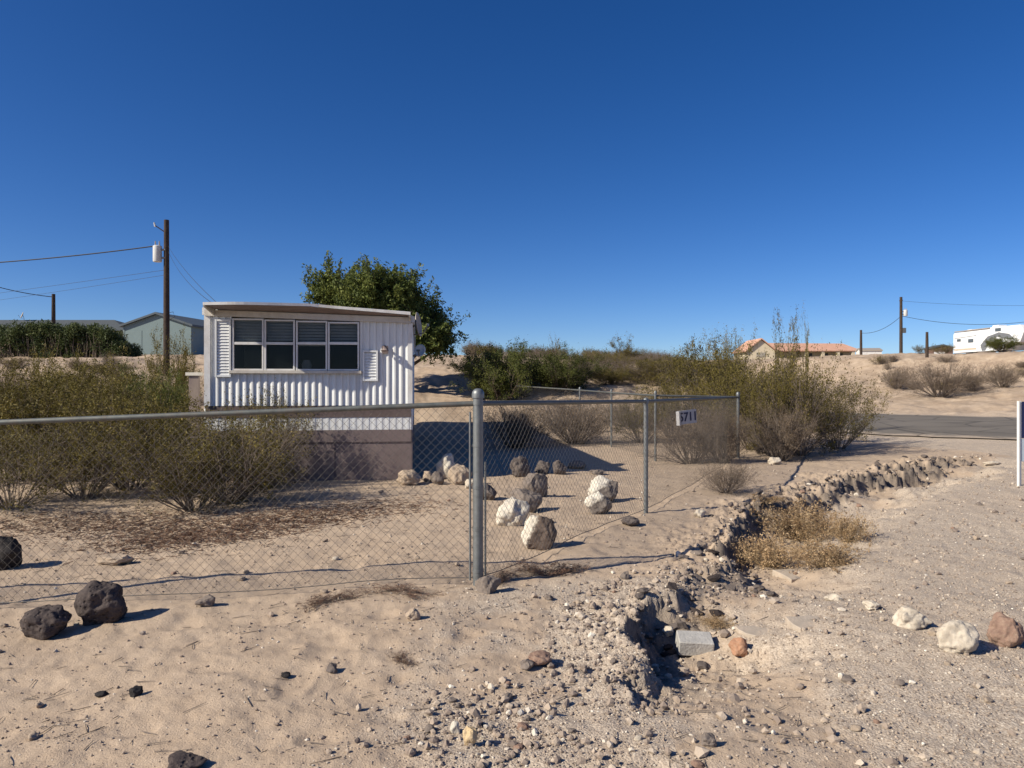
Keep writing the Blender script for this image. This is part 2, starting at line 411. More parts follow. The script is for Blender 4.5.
# ------------------------------------------------------------------ stones
def ico(sub):
    bm = bmesh.new(); bmesh.ops.create_icosphere(bm, subdivisions=sub, radius=1)
    V = np.array([v.co[:] for v in bm.verts]); Fc = np.array([[v.index for v in f.verts] for f in bm.faces]); bm.free()
    return V, Fc

ROCKS = {}
def rock_mesh(seed, mat, angular=0.5, sub=5):
    """a broken, faceted stone of unit half-size"""
    rn = random.Random(seed)
    V, Fc = ico(sub)
    cuts = []
    for _ in range(int(9 + 8 * angular)):
        d = Vector((rn.gauss(0, 1), rn.gauss(0, 1), rn.gauss(0, 1))).normalized(); cuts.append((np.array(d), rn.uniform(0.56, 0.95)))
    for d, h in cuts:
        k = V @ d
        over = np.maximum(k - h, 0) * (0.55 + 0.4 * angular)
        V = V - over[:, None] * d
    off = Vector((rn.uniform(0, 90), rn.uniform(0, 90), rn.uniform(0, 90)))
    out = []
    for p in V:
        v = Vector(p)
        n1 = mnoise.fractal(v * 1.3 + off, 1.0, 2.0, 3); n2 = mnoise.fractal(v * 6 + off, 0.8, 2.0, 4)
        out.append(p * (1 + 0.24 * n1 + 0.045 * n2))
    V = np.array(out)
    lo, hi = V.min(0), V.max(0)
    V = (V - (lo + hi) / 2) / ((hi - lo) / 2)
    me = np_mesh('rock', V, Fc, True); me.materials.append(mat)
    return me

def rock(px, pb, w, h, mat, label, seed, angular=0.5, depth=0.85, rz=0.0, group=None, name='rock', sink=0.22, cat='rock', tilt=0.0):
    x, y, z = ground_at(px, pb)
    W = w / F * y; Hh = h / F * y * 1.06
    y += W * depth * 0.42; x = (px - CX) / F * y; z = gz(x, y)
    me = rock_mesh(seed, mat, angular, 5 if w > 14 else 4)
    S = Matrix.Diagonal((W / 2, W * depth / 2, Hh / 2 / (1 - sink / 2), 1))
    rot = Matrix.Rotation(rz, 4, 'Z') @ Matrix.Rotation(tilt, 4, 'Y')
    me.transform(rot); V = np.array([v.co[:] for v in me.vertices]); lo, hi = V.min(0), V.max(0)
    me.transform(Matrix.Translation(Vector(-(lo + hi) / 2))); me.transform(Matrix.Diagonal(tuple(2 / (hi - lo)) + (1,)))
    me.transform(S)
    o = link(name, me, None, None, (x, y, z + Hh / 2 * (1 - sink)))
    return tag(o, label, cat, group)

YARD = 'rocks set out in the fenced yard'
FRONT = 'rocks lying outside the fence'
for r in [
    (101, 626, 55, 42, m_lava, 'big pitted dark lava rock leaning over the smaller one outside the left fence', 1, 0.3, 0.8, 0.2, FRONT),
    (46, 641, 50, 29, m_lava, 'dark lava rock with a pale dusty foot, left of the bigger pitted one', 2, 0.3, 0.8, 0.6, FRONT),
    (4, 571, 38, 34, m_black, 'black lava rock cut by the left edge of the photo, inside the fence', 3, 0.35, 0.85, 0.0, YARD),
    (206, 608, 20, 11, m_grey, 'small flat grey stone under the bottom of the left fence', 4, 0.6, 0.8, 0.0, FRONT),
    (115, 566, 36, 10, m_tan, 'low flat tan stone sunk in the sand behind the left fence', 5, 0.6, 0.6, 0.2, YARD),
    (539, 551, 37, 34, m_half, 'brown rock with a white painted left edge, nearest the corner post', 16, 0.15, 0.6, 0.3, YARD),
    (513, 527, 35, 27, m_white, 'brightest white painted rock, beside the half white one', 7, 0.4, 0.9, 0.4, YARD),
    (526, 513, 34, 23, m_grey, 'grey rock just behind the brightest white rock', 8, 0.5, 0.9, 0.1, YARD),
    (535, 497, 27, 23, m_grey, 'peaked grey rock with one sloping flat side in mid yard', 9, 0.9, 0.9, 0.5, YARD),
    (520, 478, 21, 21, m_dgrey, 'tall dark grey rock, left one of the row at the back', 10, 0.6, 0.9, 0.8, YARD),
    (542, 474, 16, 13, m_dgrey, 'second dark rock from the left in the row at the back', 11, 0.6, 0.9, 0.0, YARD),
    (560, 475, 15, 14, m_dgrey, 'third rock from the left in the row at the back', 12, 0.5, 0.9, 0.3, YARD),
    (577, 469, 20, 8, m_grey, 'low flat rock at the right end of the row at the back', 13, 0.5, 0.9, 0.0, YARD),
    (486, 501, 22, 17, m_dgrey, 'grey rock half hidden behind the corner post', 14, 0.7, 0.9, 0.6, YARD),
    (598, 515, 29, 22, m_top, 'leaning rock with a white cap, front one of the white topped pair', 15, 0.6, 0.7, 0.4, YARD),
    (603, 502, 31, 25, m_top, 'rock with a white cap, rear one of the white topped pair', 6, 0.5, 0.7, 1.2, YARD),
    (630, 527, 19, 9, m_dgrey, 'low dark rock at the foot of the middle fence post', 17, 0.6, 0.9, 0.0, YARD),
    (597, 475, 15, 5, m_grey, 'flat grey stone behind the white topped pair', 18, 0.6, 0.9, 0.0, YARD),
    (409, 486, 25, 15, m_tan, 'rounded tan boulder at the right corner of the trailer skirt', 19, 0.2, 0.9, 0.2, YARD),
    (429, 482, 13, 11, m_tan, 'small round tan stone right of the tan boulder', 20, 0.2, 0.9, 0.0, YARD),
    (446, 480, 20, 25, m_white, 'upright white painted stone in the rock heap beside the trailer', 21, 0.5, 0.8, 0.0, YARD),
    (460, 485, 25, 21, m_tan, 'tan rock at the right of the upright white stone', 22, 0.5, 0.9, 0.4, YARD),
    (437, 485, 14, 13, m_grey, 'grey stone at the foot of the upright white stone', 23, 0.5, 0.9, 0.1, YARD),
    (471, 489, 13, 9, m_pale, 'small pale stone at the right end of the rock heap', 24, 0.5, 0.9, 0.0, YARD),
    (413, 621, 16, 12, m_tan, 'small tan stone on the sand left of the corner post foot', 25, 0.4, 0.9, 0.0, FRONT),
    (488, 594, 27, 17, m_grey, 'broken concrete lump at the foot of the corner post', 26, 0.9, 0.8, 0.3, FRONT),
    (956, 655, 42, 30, m_pale, 'round cream rock, middle of the three on the gravel drive', 27, 0.35, 0.8, 0.2, FRONT),
    (911, 630, 36, 19, m_pale, 'knobbly cream rock, left of the three on the gravel drive', 28, 0.8, 0.8, 0.5, FRONT),
    (1007, 649, 36, 30, m_rust, 'reddish brown rock, right of the three on the gravel drive', 29, 0.4, 0.85, 0.9, FRONT),
    (470, 747, 15, 18, m_ochre, 'yellow ochre stone in the gravel near the lower edge', 30, 0.8, 0.8, 0.3, FRONT),
    (455, 736, 10, 13, m_white, 'small white stone beside the yellow ochre one', 31, 0.7, 0.8, 0.3, FRONT),
    (709, 748, 15, 13, m_grey, 'lone round grey stone below the concrete block', 32, 0.3, 0.9, 0.0, FRONT),
    (738, 661, 20, 18, m_brick, 'orange brick lump right of the concrete block', 33, 0.6, 0.9, 0.3, FRONT),
    (668, 643, 12, 9, m_pale, 'pale stone left of the concrete block under the cut bank', 34, 0.5, 0.9, 0.0, FRONT),
    (186, 777, 44, 14, m_lava, 'dark stone cut by the lower edge of the photo', 35, 0.3, 0.9, 0.0, FRONT),
    (136, 698, 13, 9, m_black, 'black pebble on the bare sand, rounder of the pair', 36, 0.6, 0.9, 0.0, FRONT),
    (101, 698, 14, 5, m_black, 'black pebble on the bare sand, flatter of the pair', 37, 0.6, 0.7, 0.0, FRONT),
    (332, 674, 12, 8, m_dgrey, 'dark angular stone in the middle of the foreground sand', 38, 0.9, 0.9, 0.0, FRONT),
    (286, 680, 10, 6, m_black, 'small black stone left of the dark angular one', 39, 0.7, 0.9, 0.0, FRONT),
    (540, 668, 24, 12, m_rust, 'reddish stone on top of the gravel heap', 40, 0.6, 0.9, 0.2, FRONT),
    (527, 672, 15, 10, m_grey, 'grey stone left of the reddish one on the gravel heap', 41, 0.8, 0.9, 0.2, FRONT),
    (833, 601, 16, 7, m_pale, 'thin pale stone with a shadow right above the flat slabs', 42, 0.8, 0.9, 0.0, FRONT),
    (872, 611, 16, 8, m_pale, 'flat cream stone left of the knobbly cream rock', 43, 0.6, 0.9, 0.0, FRONT),
    (774, 465, 13, 7, m_pale, 'pale block at the foot of the big bush by the fence end', 44, 0.8, 0.9, 0.0, FRONT),
    (700, 518, 14, 8, m_pale, 'pale stone on the rim of the wash below the dry shrub', 45, 0.6, 0.9, 0.0, FRONT),
    (812, 533, 12, 9, m_pale, 'pale stone among the dry weeds in the wash', 46, 0.6, 0.9, 0.0, FRONT),
    (828, 560, 14, 8, m_grey, 'grey stone at the near end of the dry weeds', 47, 0.6, 0.9, 0.0, FRONT),
    (992, 466, 18, 4, m_pale, 'flat pale stone beside the white sign post', 48, 0.6, 0.5, 0.0, FRONT),
]:
    rock(*r)

# concrete block and slabs in the wash
x, y, z = ground_at(698, 657)
o = MB().box(-0.118, 0.118, -0.075, 0.075, -0.03, 0.075).build('concrete_block', concrete, bevel=0.006, loc=(x, y + 0.10, z + 0.035))
o.rotation_euler = (R(14), R(2), R(-3)); tag(o, 'grey rectangular concrete block lying in the wash beside the orange brick lump', 'concrete block')
def slab(px, pb, w, d, rz, label, seed):
    x, y, z = ground_at(px, pb); rn = random.Random(seed)
    n = 11; top = []
    for i in range(n):
        a = 2 * math.pi * i / n; k = rn.uniform(0.75, 1.1)
        top.append((w / 2 * k * max(-.85, min(.85, math.cos(a) * 1.1)), d / 2 * k * max(-.85, min(.85, math.sin(a) * 1.1))))
    m = MB(); m.add([(a, b, -0.06) for a, b in top] + [(a, b, 0.012) for a, b in top], [tuple(range(n))[::-1], tuple(range(n, 2 * n))] + [(i, (i + 1) % n, (i + 1) % n + n, i + n) for i in range(n)])
    o = m.build('concrete_slab', slab_m, bevel=0.005, loc=(x, y + 0.12, gz(x, y + 0.12) - 0.004)); o.rotation_euler = (R(1), 0, rz)
    tag(o, label, 'concrete slab', 'broken concrete slabs in the wash')
slab(814, 628, 0.30, 0.30, 0.1, 'flat grey concrete slab sunk in the drive, right one of the two under the thin pale stone', 1)
slab(766, 634, 0.34, 0.26, 0.3, 'flat dusty concrete slab left of the thin pale stone with a shadow', 2)
slab(798, 578, 0.34, 0.40, 0.2, 'flat concrete slab below the dry weeds in the wash', 3)

# loose gravel: pebbles nobody could count
def scatter(name, n, smin, smax, zone, seed, sub, power=2.2, flat=(0.5, 0.9), box=(-5, 9, 2.6, 15), dark=0.0):
    g = np.random.default_rng(seed)
    y = box[2] * (box[3] / box[2]) ** g.random(n * 5)
    x = (g.random(n * 5) * 1.5 - 0.75) * y
    keep = g.random(n * 5) < zone(x, y)
    x, y = x[keep][:n], y[keep][:n]; n = len(x)
    sz = smin * (smax / smin) ** (g.random(n) ** power) * (0.65 + 0.12 * y)
    V0, F0 = ico(sub); k = len(V0)
    protos = []
    for p in range(14):
        gg = np.random.default_rng(900 + p); V = V0.copy()
        for _ in range(7):
            d = gg.normal(size=3); d /= np.linalg.norm(d); h = gg.uniform(0.5, 0.9)
            V = V - np.maximum(V @ d - h, 0)[:, None] * d
        protos.append(V * (1 + 0.12 * gg.normal(size=(k, 1)) * (sub == 1)))
    P = np.stack(protos)[g.integers(0, 14, n)]
    sc = np.stack([sz * g.uniform(0.75, 1.3, n), sz * g.uniform(0.7, 1.1, n), sz * g.uniform(*flat, n)], 1) / 2
    P = P * sc[:, None, :]
    a = g.random(n) * 6.283; ca, sa = np.cos(a)[:, None], np.sin(a)[:, None]
    X = P[:, :, 0] * ca - P[:, :, 1] * sa; Yv = P[:, :, 0] * sa + P[:, :, 1] * ca
    z = terrain(x, y) + sc[:, 2] * g.uniform(0.1, 0.7, n)
    V = np.stack([X + x[:, None], Yv + y[:, None], P[:, :, 2] + z[:, None]], 2).reshape(-1, 3)
    Fc = (F0[None] + (np.arange(n) * k)[:, None, None]).reshape(-1, 3)
    me = np_mesh(name, V, Fc, False)
    tint = np.clip(np.where(g.random(n) < 0.12, g.uniform(0.75, 1.0, n), g.normal(0.60 - dark, 0.17, n)), 0, 1)
    fattr(me, 'tint', np.repeat(tint, k))
    tag(link(name, me, ST.m), kind='stuff')
def z_drive(x, y): return (0.05 + 0.8 * gravel_weight(x, y)) * (1 - 0.5 * sstep(y, 8, 14))
def z_heap(x, y):
    d, dep, par = cut_field(x, y)
    a = np.exp(-((d + 0.30) / 0.34) ** 2) * (y < 6.4) * (y > 2.6)
    b = 0.8 * np.exp(-((x - 0.15) / 0.6) ** 2 - ((y - 3.6) / 0.55) ** 2)
    c = 0.35 * np.exp(-((d - 0.08) / 0.30) ** 2) * (y >= 5.8) * (y < 16.5)
    return np.clip(np.maximum(np.maximum(a, b), c) * (0.55 + 1.3 * fbm(x / 0.35, y / 0.35, 61, 3)), 0, 1)
def z_floor(x, y):
    d, dep, par = cut_field(x, y)
    return 0.7 * np.exp(-((d - 0.55) / 0.5) ** 2) * (y < 9)
def z_sand(x, y): return 0.12 + 0.6 * sstep(fbm(x / 0.6, y / 0.6, 66, 3), 0.05, 0.45) * (1 - gravel_weight(x, y))
scatter('fine_gravel', 17000, 0.006, 0.019, z_drive, 1, 0)
scatter('coarse_gravel', 900, 0.014, 0.050, z_drive, 2, 1, 2.8)
scatter('rubble', 11000, 0.010, 0.055, z_heap, 3, 1, 2.3, (0.6, 1.0), (-5, 9, 2.6, 16), 0.10)
def z_bank(x, y):
    d, dep, par = cut_field(x, y)
    return np.clip(1.2 * np.exp(-((d - 0.10) / 0.26) ** 2) * (y >= 5.6) * (y < 16.8), 0, 1)
scatter('bank_rubble', 4200, 0.010, 0.042, z_bank, 6, 1, 2.0, (0.6, 1.0), (-1, 10, 5.4, 17), 0.43)  # tinted darker so the stones carry painted shade along the bank
scatter('wash_rubble', 1500, 0.012, 0.075, z_floor, 4, 1, 2.6)
scatter('sand_grit', 8000, 0.005, 0.024, z_sand, 5, 0, 2.6, dark=0.12)

# countable fist-sized stones
g = np.random.default_rng(77); ms = [rock_mesh(500 + i, m, 0.7, 4) for i, m in enumerate((m_grey, m_tan, m_tan, m_pale, m_rust, m_grey))]
cols = ['grey', 'tan', 'tan', 'cream', 'reddish', 'grey']
cnt = 0
while cnt < 84:
    yy = 3.0 * (13 / 3.0) ** g.random(); xx = g.uniform(-0.7, 0.72) * yy
    ok = float(z_sand(np.array([xx]), np.array([yy]))[0] + z_heap(np.array([xx]), np.array([yy]))[0] + 0.35 * z_floor(np.array([xx]), np.array([yy]))[0])
    if g.random() > ok: continue
    k = int(g.integers(0, 6)); sz = g.uniform(0.012, 0.026) * (0.75 + 0.09 * yy)
    if k == 3: sz *= 0.8
    o = link('stone', ms[k], None, None, (xx, yy, gz(xx, yy) + sz * 0.35)); o.scale = (sz * g.uniform(0.9, 1.4), sz, sz * g.uniform(0.55, 0.85)); o.rotation_euler = (0, 0, g.uniform(0, 6.28))
    tag(o, cols[k] + ' loose stone the size of a fist or less lying on bare dirt', 'stone', cols[k] + ' loose stones on the dirt'); cnt += 1

g = np.random.default_rng(91); ms = [rock_mesh(600 + i, m, 0.9, 4) for i, m in enumerate((m_dgrey, m_dgrey, m_grey, m_lava))]  # dark rock tones on the clods also paint in shade on the bank
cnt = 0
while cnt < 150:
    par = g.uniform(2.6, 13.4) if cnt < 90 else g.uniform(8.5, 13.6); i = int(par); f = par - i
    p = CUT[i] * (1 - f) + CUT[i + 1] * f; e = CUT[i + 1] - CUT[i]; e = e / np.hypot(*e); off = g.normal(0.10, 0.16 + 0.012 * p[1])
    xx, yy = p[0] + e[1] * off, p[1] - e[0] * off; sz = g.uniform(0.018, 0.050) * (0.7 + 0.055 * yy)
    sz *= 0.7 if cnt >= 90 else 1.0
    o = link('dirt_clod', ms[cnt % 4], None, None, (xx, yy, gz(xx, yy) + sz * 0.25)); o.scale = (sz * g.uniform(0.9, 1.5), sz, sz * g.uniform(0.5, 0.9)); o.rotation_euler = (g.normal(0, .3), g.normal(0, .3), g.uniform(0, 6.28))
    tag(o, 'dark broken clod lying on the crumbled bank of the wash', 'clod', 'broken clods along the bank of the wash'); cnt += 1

# ------------------------------------------------------------------ plants
def branchy(seed, nstem, H=1.0, Rr=1.0, nb=6, nt=4, r=0.014, lean=(0.25, 1.0), curve=0.35, wig=0.05, base=0.10, hmin=0.55, twig=0.16, levels=3):
    """bush skeleton in a unit space: segments P0 P1 r0 r1 and twig segments for leaves"""
    g = np.random.default_rng(seed); S = []; T = []
    def grow(p, d, L, rad, lev, nseg):
        pts = [p.copy()]; d = d / np.linalg.norm(d)
        for k in range(nseg):
            d = d + g.normal(0, wig * (1 + lev), 3) + np.array([0, 0, curve * 0.12 * (1 if lev else 1)])
            d /= np.linalg.norm(d); q = pts[-1] + d * L / nseg
            if q[2] < 0.01: q[2] = 0.01 + 0.02 * g.random()
            a = rad * (1 - 0.75 * k / nseg); b = rad * (1 - 0.75 * (k + 1) / nseg)
            S.append((pts[-1], q, a, b))
            if lev >= levels - 2 and (lev == levels - 1 or k >= nseg - 2): T.append((pts[-1], q))
            pts.append(q)
        if lev < levels - 1:
            for _ in range(nb if lev == 0 else nt):
                t = g.uniform(0.25, 1.0); i = min(int(t * nseg), nseg - 1); f = t * nseg - i
                b0 = pts[i] * (1 - f) + pts[i + 1] * f
                dd = (pts[i + 1] - pts[i]); dd /= np.linalg.norm(dd)
                dd = dd + g.normal(0, 0.55, 3); grow(b0, dd, L * g.uniform(0.25, 0.5), rad * 0.5 * (1 - 0.5 * t), lev + 1, 4 if lev == 0 else 3)
    for i in range(nstem):
        az = g.uniform(0, 2 * math.pi); rb = base * math.sqrt(g.random())
        p = np.array([math.cos(az) * rb, math.sin(az) * rb, -0.03]); az += g.normal(0, 0.4)
        le = g.uniform(*lean); hh = H * g.uniform(hmin, 0.86) * (1.0 - 0.30 * le * le)
        d = np.array([math.cos(az) * le * Rr * 0.85, math.sin(az) * le * Rr * 0.85, hh]); L = np.linalg.norm(d)
        grow(p, d, L, r * g.uniform(0.7, 1.3), 0, 6)
    return S, T, g

straw_stem = plain('straw_stem', (0.40, 0.285, 0.165), 0.9, 0.25, 10, 0.1)
def leaf_mesh(name, T, g, n, size, spread, clump=0.0, aspect=0.5):
    P0 = np.array([t[0] for t in T]); P1 = np.array([t[1] for t in T])
    w = (g.random(len(T)) ** 3 + 0.03) * (0.12 + np.clip(2.2 * (0.5 + fbm(P0[:, 0] * 4.2 + 3 * P0[:, 2], P0[:, 1] * 4.2 - 2 * P0[:, 2], 77, 2)) - 0.55, 0, 1.2)) if clump else np.ones(len(T)); w /= w.sum()
    k = g.choice(len(T), n, p=w); f = g.random((n, 1))
    c = P0[k] * (1 - f) + P1[k] * f + g.normal(0, spread, (n, 3))
    c[:, 2] = np.maximum(c[:, 2], 0.01)
    a = g.normal(size=(n, 3)); a /= np.linalg.norm(a, axis=1, keepdims=True)
    b = np.cross(a, g.normal(size=(n, 3))); b /= np.linalg.norm(b, axis=1, keepdims=True)
    s = size * g.uniform(0.6, 1.4, (n, 1))
    a = a * s; b = b * s * aspect
    V = np.stack([c - a, c + b * 0.8, c + a, c - b * 0.8], 1).reshape(-1, 3)
    Fq = np.arange(n * 4).reshape(-1, 4)
    me = np_mesh(name, V, Fq)
    cl = _hash(np.floor(c[:, 0] * 5), np.floor(c[:, 1] * 5) + 31 * np.floor(c[:, 2] * 5), 5)
    fattr(me, 'tint', np.repeat(np.clip(0.55 * g.random(n) + 0.45 * cl, 0, 1), 4))
    return me

def make_plant(seed, lmat, smat, nleaf, lsize, spread, **kw):
    S, T, g = branchy(seed, **kw)
    sm = segs_mesh('stems', [s[0] for s in S], [s[1] for s in S], np.array([s[2] for s in S]), np.array([s[3] for s in S])); sm.materials.append(smat)
    lm = None
    if nleaf:
        lm = leaf_mesh('foliage', T, g, nleaf, lsize, spread, 1.0); lm.materials.append(lmat)
    return sm, lm

PL = {
    'creo_a': make_plant(1, l_creo, bark, 27000, 0.0125, 0.024, nstem=46, nb=7, nt=5, r=0.008),
    'creo_b': make_plant(2, l_creo, bark, 22000, 0.0125, 0.026, nstem=40, nb=7, nt=5, r=0.008, lean=(0.1, 1.1)),
    'creo_c': make_plant(3, l_creo, bark_dry, 14000, 0.0122, 0.024, nstem=42, nb=8, nt=5, r=0.008, lean=(0.15, 1.15)),
    'green_a': make_plant(4, l_green, bark, 52000, 0.0140, 0.030, nstem=60, nb=8, nt=5, r=0.008, lean=(0.1, 1.15), hmin=0.6),
    'green_b': make_plant(5, l_green, bark, 46000, 0.0140, 0.030, nstem=52, nb=8, nt=5, r=0.008, hmin=0.5),
    'dry_a': make_plant(6, l_dry, bark_dry, 13000, 0.011, 0.026, nstem=80, nb=9, nt=6, r=0.0075, lean=(0.1, 1.2), wig=0.09),
    'dry_b': make_plant(7, l_dry, bark_dry, 9000, 0.010, 0.026, nstem=70, nb=10, nt=6, r=0.007, lean=(0.1, 1.2), wig=0.10),
    'twig': make_plant(8, l_dry, bark_dry, 1500, 0.010, 0.02, nstem=44, nb=10, nt=7, r=0.008, lean=(0.3, 1.3), wig=0.10),
    'spindly': make_plant(9, l_creo, bark, 4000, 0.013, 0.020, nstem=6, nb=9, nt=5, r=0.012, lean=(0.05, 0.5), hmin=0.75, base=0.04),
    'spindly_b': make_plant(10, l_creo, bark, 2400, 0.015, 0.022, nstem=4, nb=9, nt=4, r=0.012, lean=(0.1, 0.6), hmin=0.7, base=0.04),
    'weed': make_plant(12, l_straw, straw_stem, 4200, 0.030, 0.03, nstem=90, nb=6, nt=3, r=0.008, lean=(0.1, 1.3), wig=0.10, hmin=0.35),
    'tuft': make_plant(13, l_litter, bark_dry, 3500, 0.030, 0.03, nstem=70, nb=5, nt=3, r=0.009, lean=(0.3, 1.4), wig=0.12, hmin=0.3),
}
def bush(name, label, px, Y, wpx, top, kind, rz=0.0, depth=1.0, group=None, cat='bush', base_px=None, drop=0.0):
    if base_px is not None:
        x, Y, z = ground_at(px, base_px); Y += wpx / F * Y * 0.15
    x = (px - CX) / F * Y; z = gz(x, Y) - drop
    w = wpx / F * Y; h = EYE + (CY - top) / F * Y - z
    t = thing(name, label, cat, (x, Y, z), rz, group)
    sm, lm = PL[kind]
    t.scale = (w / 2 / 0.95, w / 2 * depth / 0.95, h / 0.95)
    link('stems', sm, None, t)
    if lm: link('foliage', lm, None, t)
    return t
CB, DB = 'creosote_bush', 'dry_bush'
YB = 'bushes behind the left fence'
# left, behind the fence
bush(CB, 'big olive creosote bush filling the left edge behind the fence', 40, 12.6, 235, 382, 'creo_a', 0.3, 0.9, YB)
bush(CB, 'olive creosote bush with bare lower stems, left of the porch steps', 128, 11.6, 190, 385, 'creo_b', 1.3, 0.9, YB)
bush(DB, 'wide grey twiggy bush sprawling in front of the trailer skirt', 228, 10.7, 235, 406, 'creo_c', 2.2, 0.8, YB)
bush(DB, 'low grey olive tangle of twigs at the foot of the porch steps', 195, 10.2, 190, 428, 'creo_c', 0.8, 0.8, YB)
bush(DB, 'brown olive bush low at the far left edge behind the fence', 12, 10.3, 190, 425, 'creo_c', 0.1, 0.9, YB)
bush(CB, 'yellow green creosote bush around the foot of the tall pole', 172, 22, 62, 344, 'creo_a', 2.9, 1, YB)
bush(CB, 'olive creosote bush on the slope under the garage front', 112, 19, 118, 364, 'creo_b', 4.4, 1, YB)
bush(CB, 'creosote bush on the slope below the clipped hedge', 52, 18, 96, 362, 'creo_a', 5.2, 1, YB)
bush(DB, 'brown dry bush on the slope at the far left under the hedge', 4, 19, 90, 360, 'dry_a', 1.2, 1, YB)
bush(CB, 'sparse olive bush overlapping the lower left of the trailer wall', 262, 11.9, 100, 392, 'creo_c', 3.6, 0.7, YB)
bush(CB, 'green creosote bush just left of the porch steps and rail', 158, 14.5, 76, 376, 'green_b', 0.5, 1, YB)
bush(CB, 'olive creosote bush between the big left edge bush and the pole', 92, 14.5, 150, 376, 'creo_a', 4.1, 0.9, YB)
bush(CB, 'yellowish creosote bush at the left edge, behind the big olive one', -8, 14.8, 130, 372, 'creo_b', 0.9, 0.9, YB)
bush(CB, 'brown olive bush between the two big olive bushes behind the left fence', 84, 10.9, 150, 414, 'creo_c', 2.8, 0.8, YB)
bush(DB, 'low grey bush against the trailer skirt behind the wide twiggy one', 268, 11.6, 90, 424, 'dry_b', 1.8, 0.7, YB)
# middle
MBG = 'bushes behind the yard'
bush(CB, 'round bright green creosote bush just right of the corner post top', 502, 27, 96, 350, 'green_a', 0.4, 1, MBG, drop=0.2)
bush(CB, 'olive green creosote bush right of the bright green round one', 560, 28, 96, 352, 'green_b', 1.7, 1, MBG, drop=0.2)
bush(DB, 'dark brown twiggy bush standing in the shadow beside the trailer', 515, 19.5, 92, 404, 'dry_a', 0.9, 1, MBG)
bush(DB, 'wide brown twiggy bush in the middle of the back fence', 574, 20.5, 128, 398, 'dry_a', 2.4, 0.8, MBG)
bush(DB, 'greyish dry bush left of the thin rear fence post', 628, 24, 70, 398, 'dry_b', 0.2, 1, MBG)
bush(DB, 'brown bush on the slope behind the rear fence post', 628, 33, 74, 372, 'dry_a', 1.1, 1, MBG)
bush(CB, 'tall thin see-through shrub against the sky behind the yard', 624, 40, 58, 336, 'spindly_b', 0.4, 1, MBG)
bush(CB, 'small thin shrub against the sky above the olive green bush', 554, 36, 24, 337, 'spindly_b', 2.4, 1, MBG)
# right
RB = 'bushes at the right end of the fence'
bush(CB, 'big olive creosote bush spreading right of the fence end post', 798, 17.0, 126, 352, 'creo_c', 0.8, 0.9, RB)
bush(CB, 'creosote bush right behind the fence end post', 752, 18.5, 120, 362, 'creo_b', 2.1, 0.9, RB)
bush(CB, 'yellow olive creosote bush left of the fence end post', 706, 24, 112, 350, 'creo_a', 3.7, 1, RB)
bush(CB, 'tall thin branch bush rising in front of the tile roof', 784, 18.4, 60, 324, 'spindly', 0.3, 1, RB)
bush(CB, 'thin bush rising at the middle of the tile roof', 806, 22, 26, 322, 'spindly_b', 1.3, 1, RB)
bush(DB, 'greyish tall bush left of the cream gable wall', 724, 27, 62, 332, 'creo_c', 4.0, 1, RB)
bush(DB, 'grey dry bush inside the fence under the house number', 692, 15.6, 104, 402, 'dry_b', 0.7, 0.8, RB)
bush(DB, 'small round dry shrub on the rim of the wash below the fence end', 726, 0, 72, 458, 'dry_b', 1.9, 0.9, RB, base_px=494)
bush(CB, 'brown olive bush hanging over the dark bank near the road', 838, 18.5, 80, 384, 'creo_c', 5.0, 1, RB)
bush(CB, 'wide thin olive bush filling the gap behind the fence end post', 775, 20.5, 170, 368, 'creo_c', 2.6, 0.8, RB)
bush(DB, 'brown bush low beside the fence end post', 780, 16.0, 110, 404, 'dry_a', 1.2, 0.8, RB)
bush(CB, 'brownish olive bush behind the house number', 672, 22, 84, 376, 'creo_c', 0.6, 0.9, RB)
bush(CB, 'olive bush on the slope between the rear posts and the house number', 655, 30, 80, 366, 'creo_c', 0.6, 0.9, RB)
bush(DB, 'dark grey bush inside the fence just left of its end post', 722, 15.4, 70, 410, 'dry_a', 2.7, 0.8, RB)
bush(CB, 'yellow brown bush against the outside of the fence end post', 762, 17.2, 90, 378, 'creo_a', 1.7, 0.9, RB)
bush(CB, 'grey olive bush behind the middle fence post', 642, 21, 74, 392, 'creo_c', 3.3, 0.9, RB)
# far bank
FBK = 'dry bushes on the bank across the road'
bush(DB, 'big brown twiggy bush on the bank across the road', 940, 0, 92, 357, 'dry_b', 0.4, 0.8, FBK, base_px=398)
bush(DB, 'brown bush on the bank left of the big twiggy one', 897, 0, 48, 367, 'dry_a', 1.4, 0.8, FBK, base_px=391)
bush(DB, 'brown bush on the bank below the white camper trailer', 1003, 0, 52, 364, 'dry_a', 2.4, 0.8, FBK, base_px=388)
bush(DB, 'small low bush at the right of the big twiggy one', 972, 0, 36, 374, 'dry_a', 3.4, 0.8, FBK, base_px=392)
bush(CB, 'dark green bush in front of the camper trailer side', 1001, 66, 34, 337, 'green_b', 3.0, 0.8, FBK)
bush(CB, 'thin bush left of the short leaning post on the bank', 920, 66, 16, 345, 'creo_c', 0.0, 1, FBK)
bush(CB, 'thin bush right of the short post, by the camper tail', 943, 70, 26, 344, 'creo_c', 2.0, 1, FBK)
gg = np.random.default_rng(5)
for i in range(74):
    px = gg.uniform(468, 790); Y = gg.uniform(29, 50); x = (px - CX) / F * Y
    if abs(road_t(x, Y) - 27.5) < 6: Y += 9; x = (px - CX) / F * Y
    zt = gz(x, Y); hh = gg.uniform(0.5, 1.0); top = CY - (zt + hh - EYE) / Y * F
    bush('scrub_bush', 'small brown scrub bush dotted over the slope behind the back fence', px, Y, gg.uniform(1.3, 2.2) * F / Y, top, ['dry_a', 'dry_b', 'creo_b'][i % 3], gg.uniform(0, 6), 1, 'scrub on the slope')
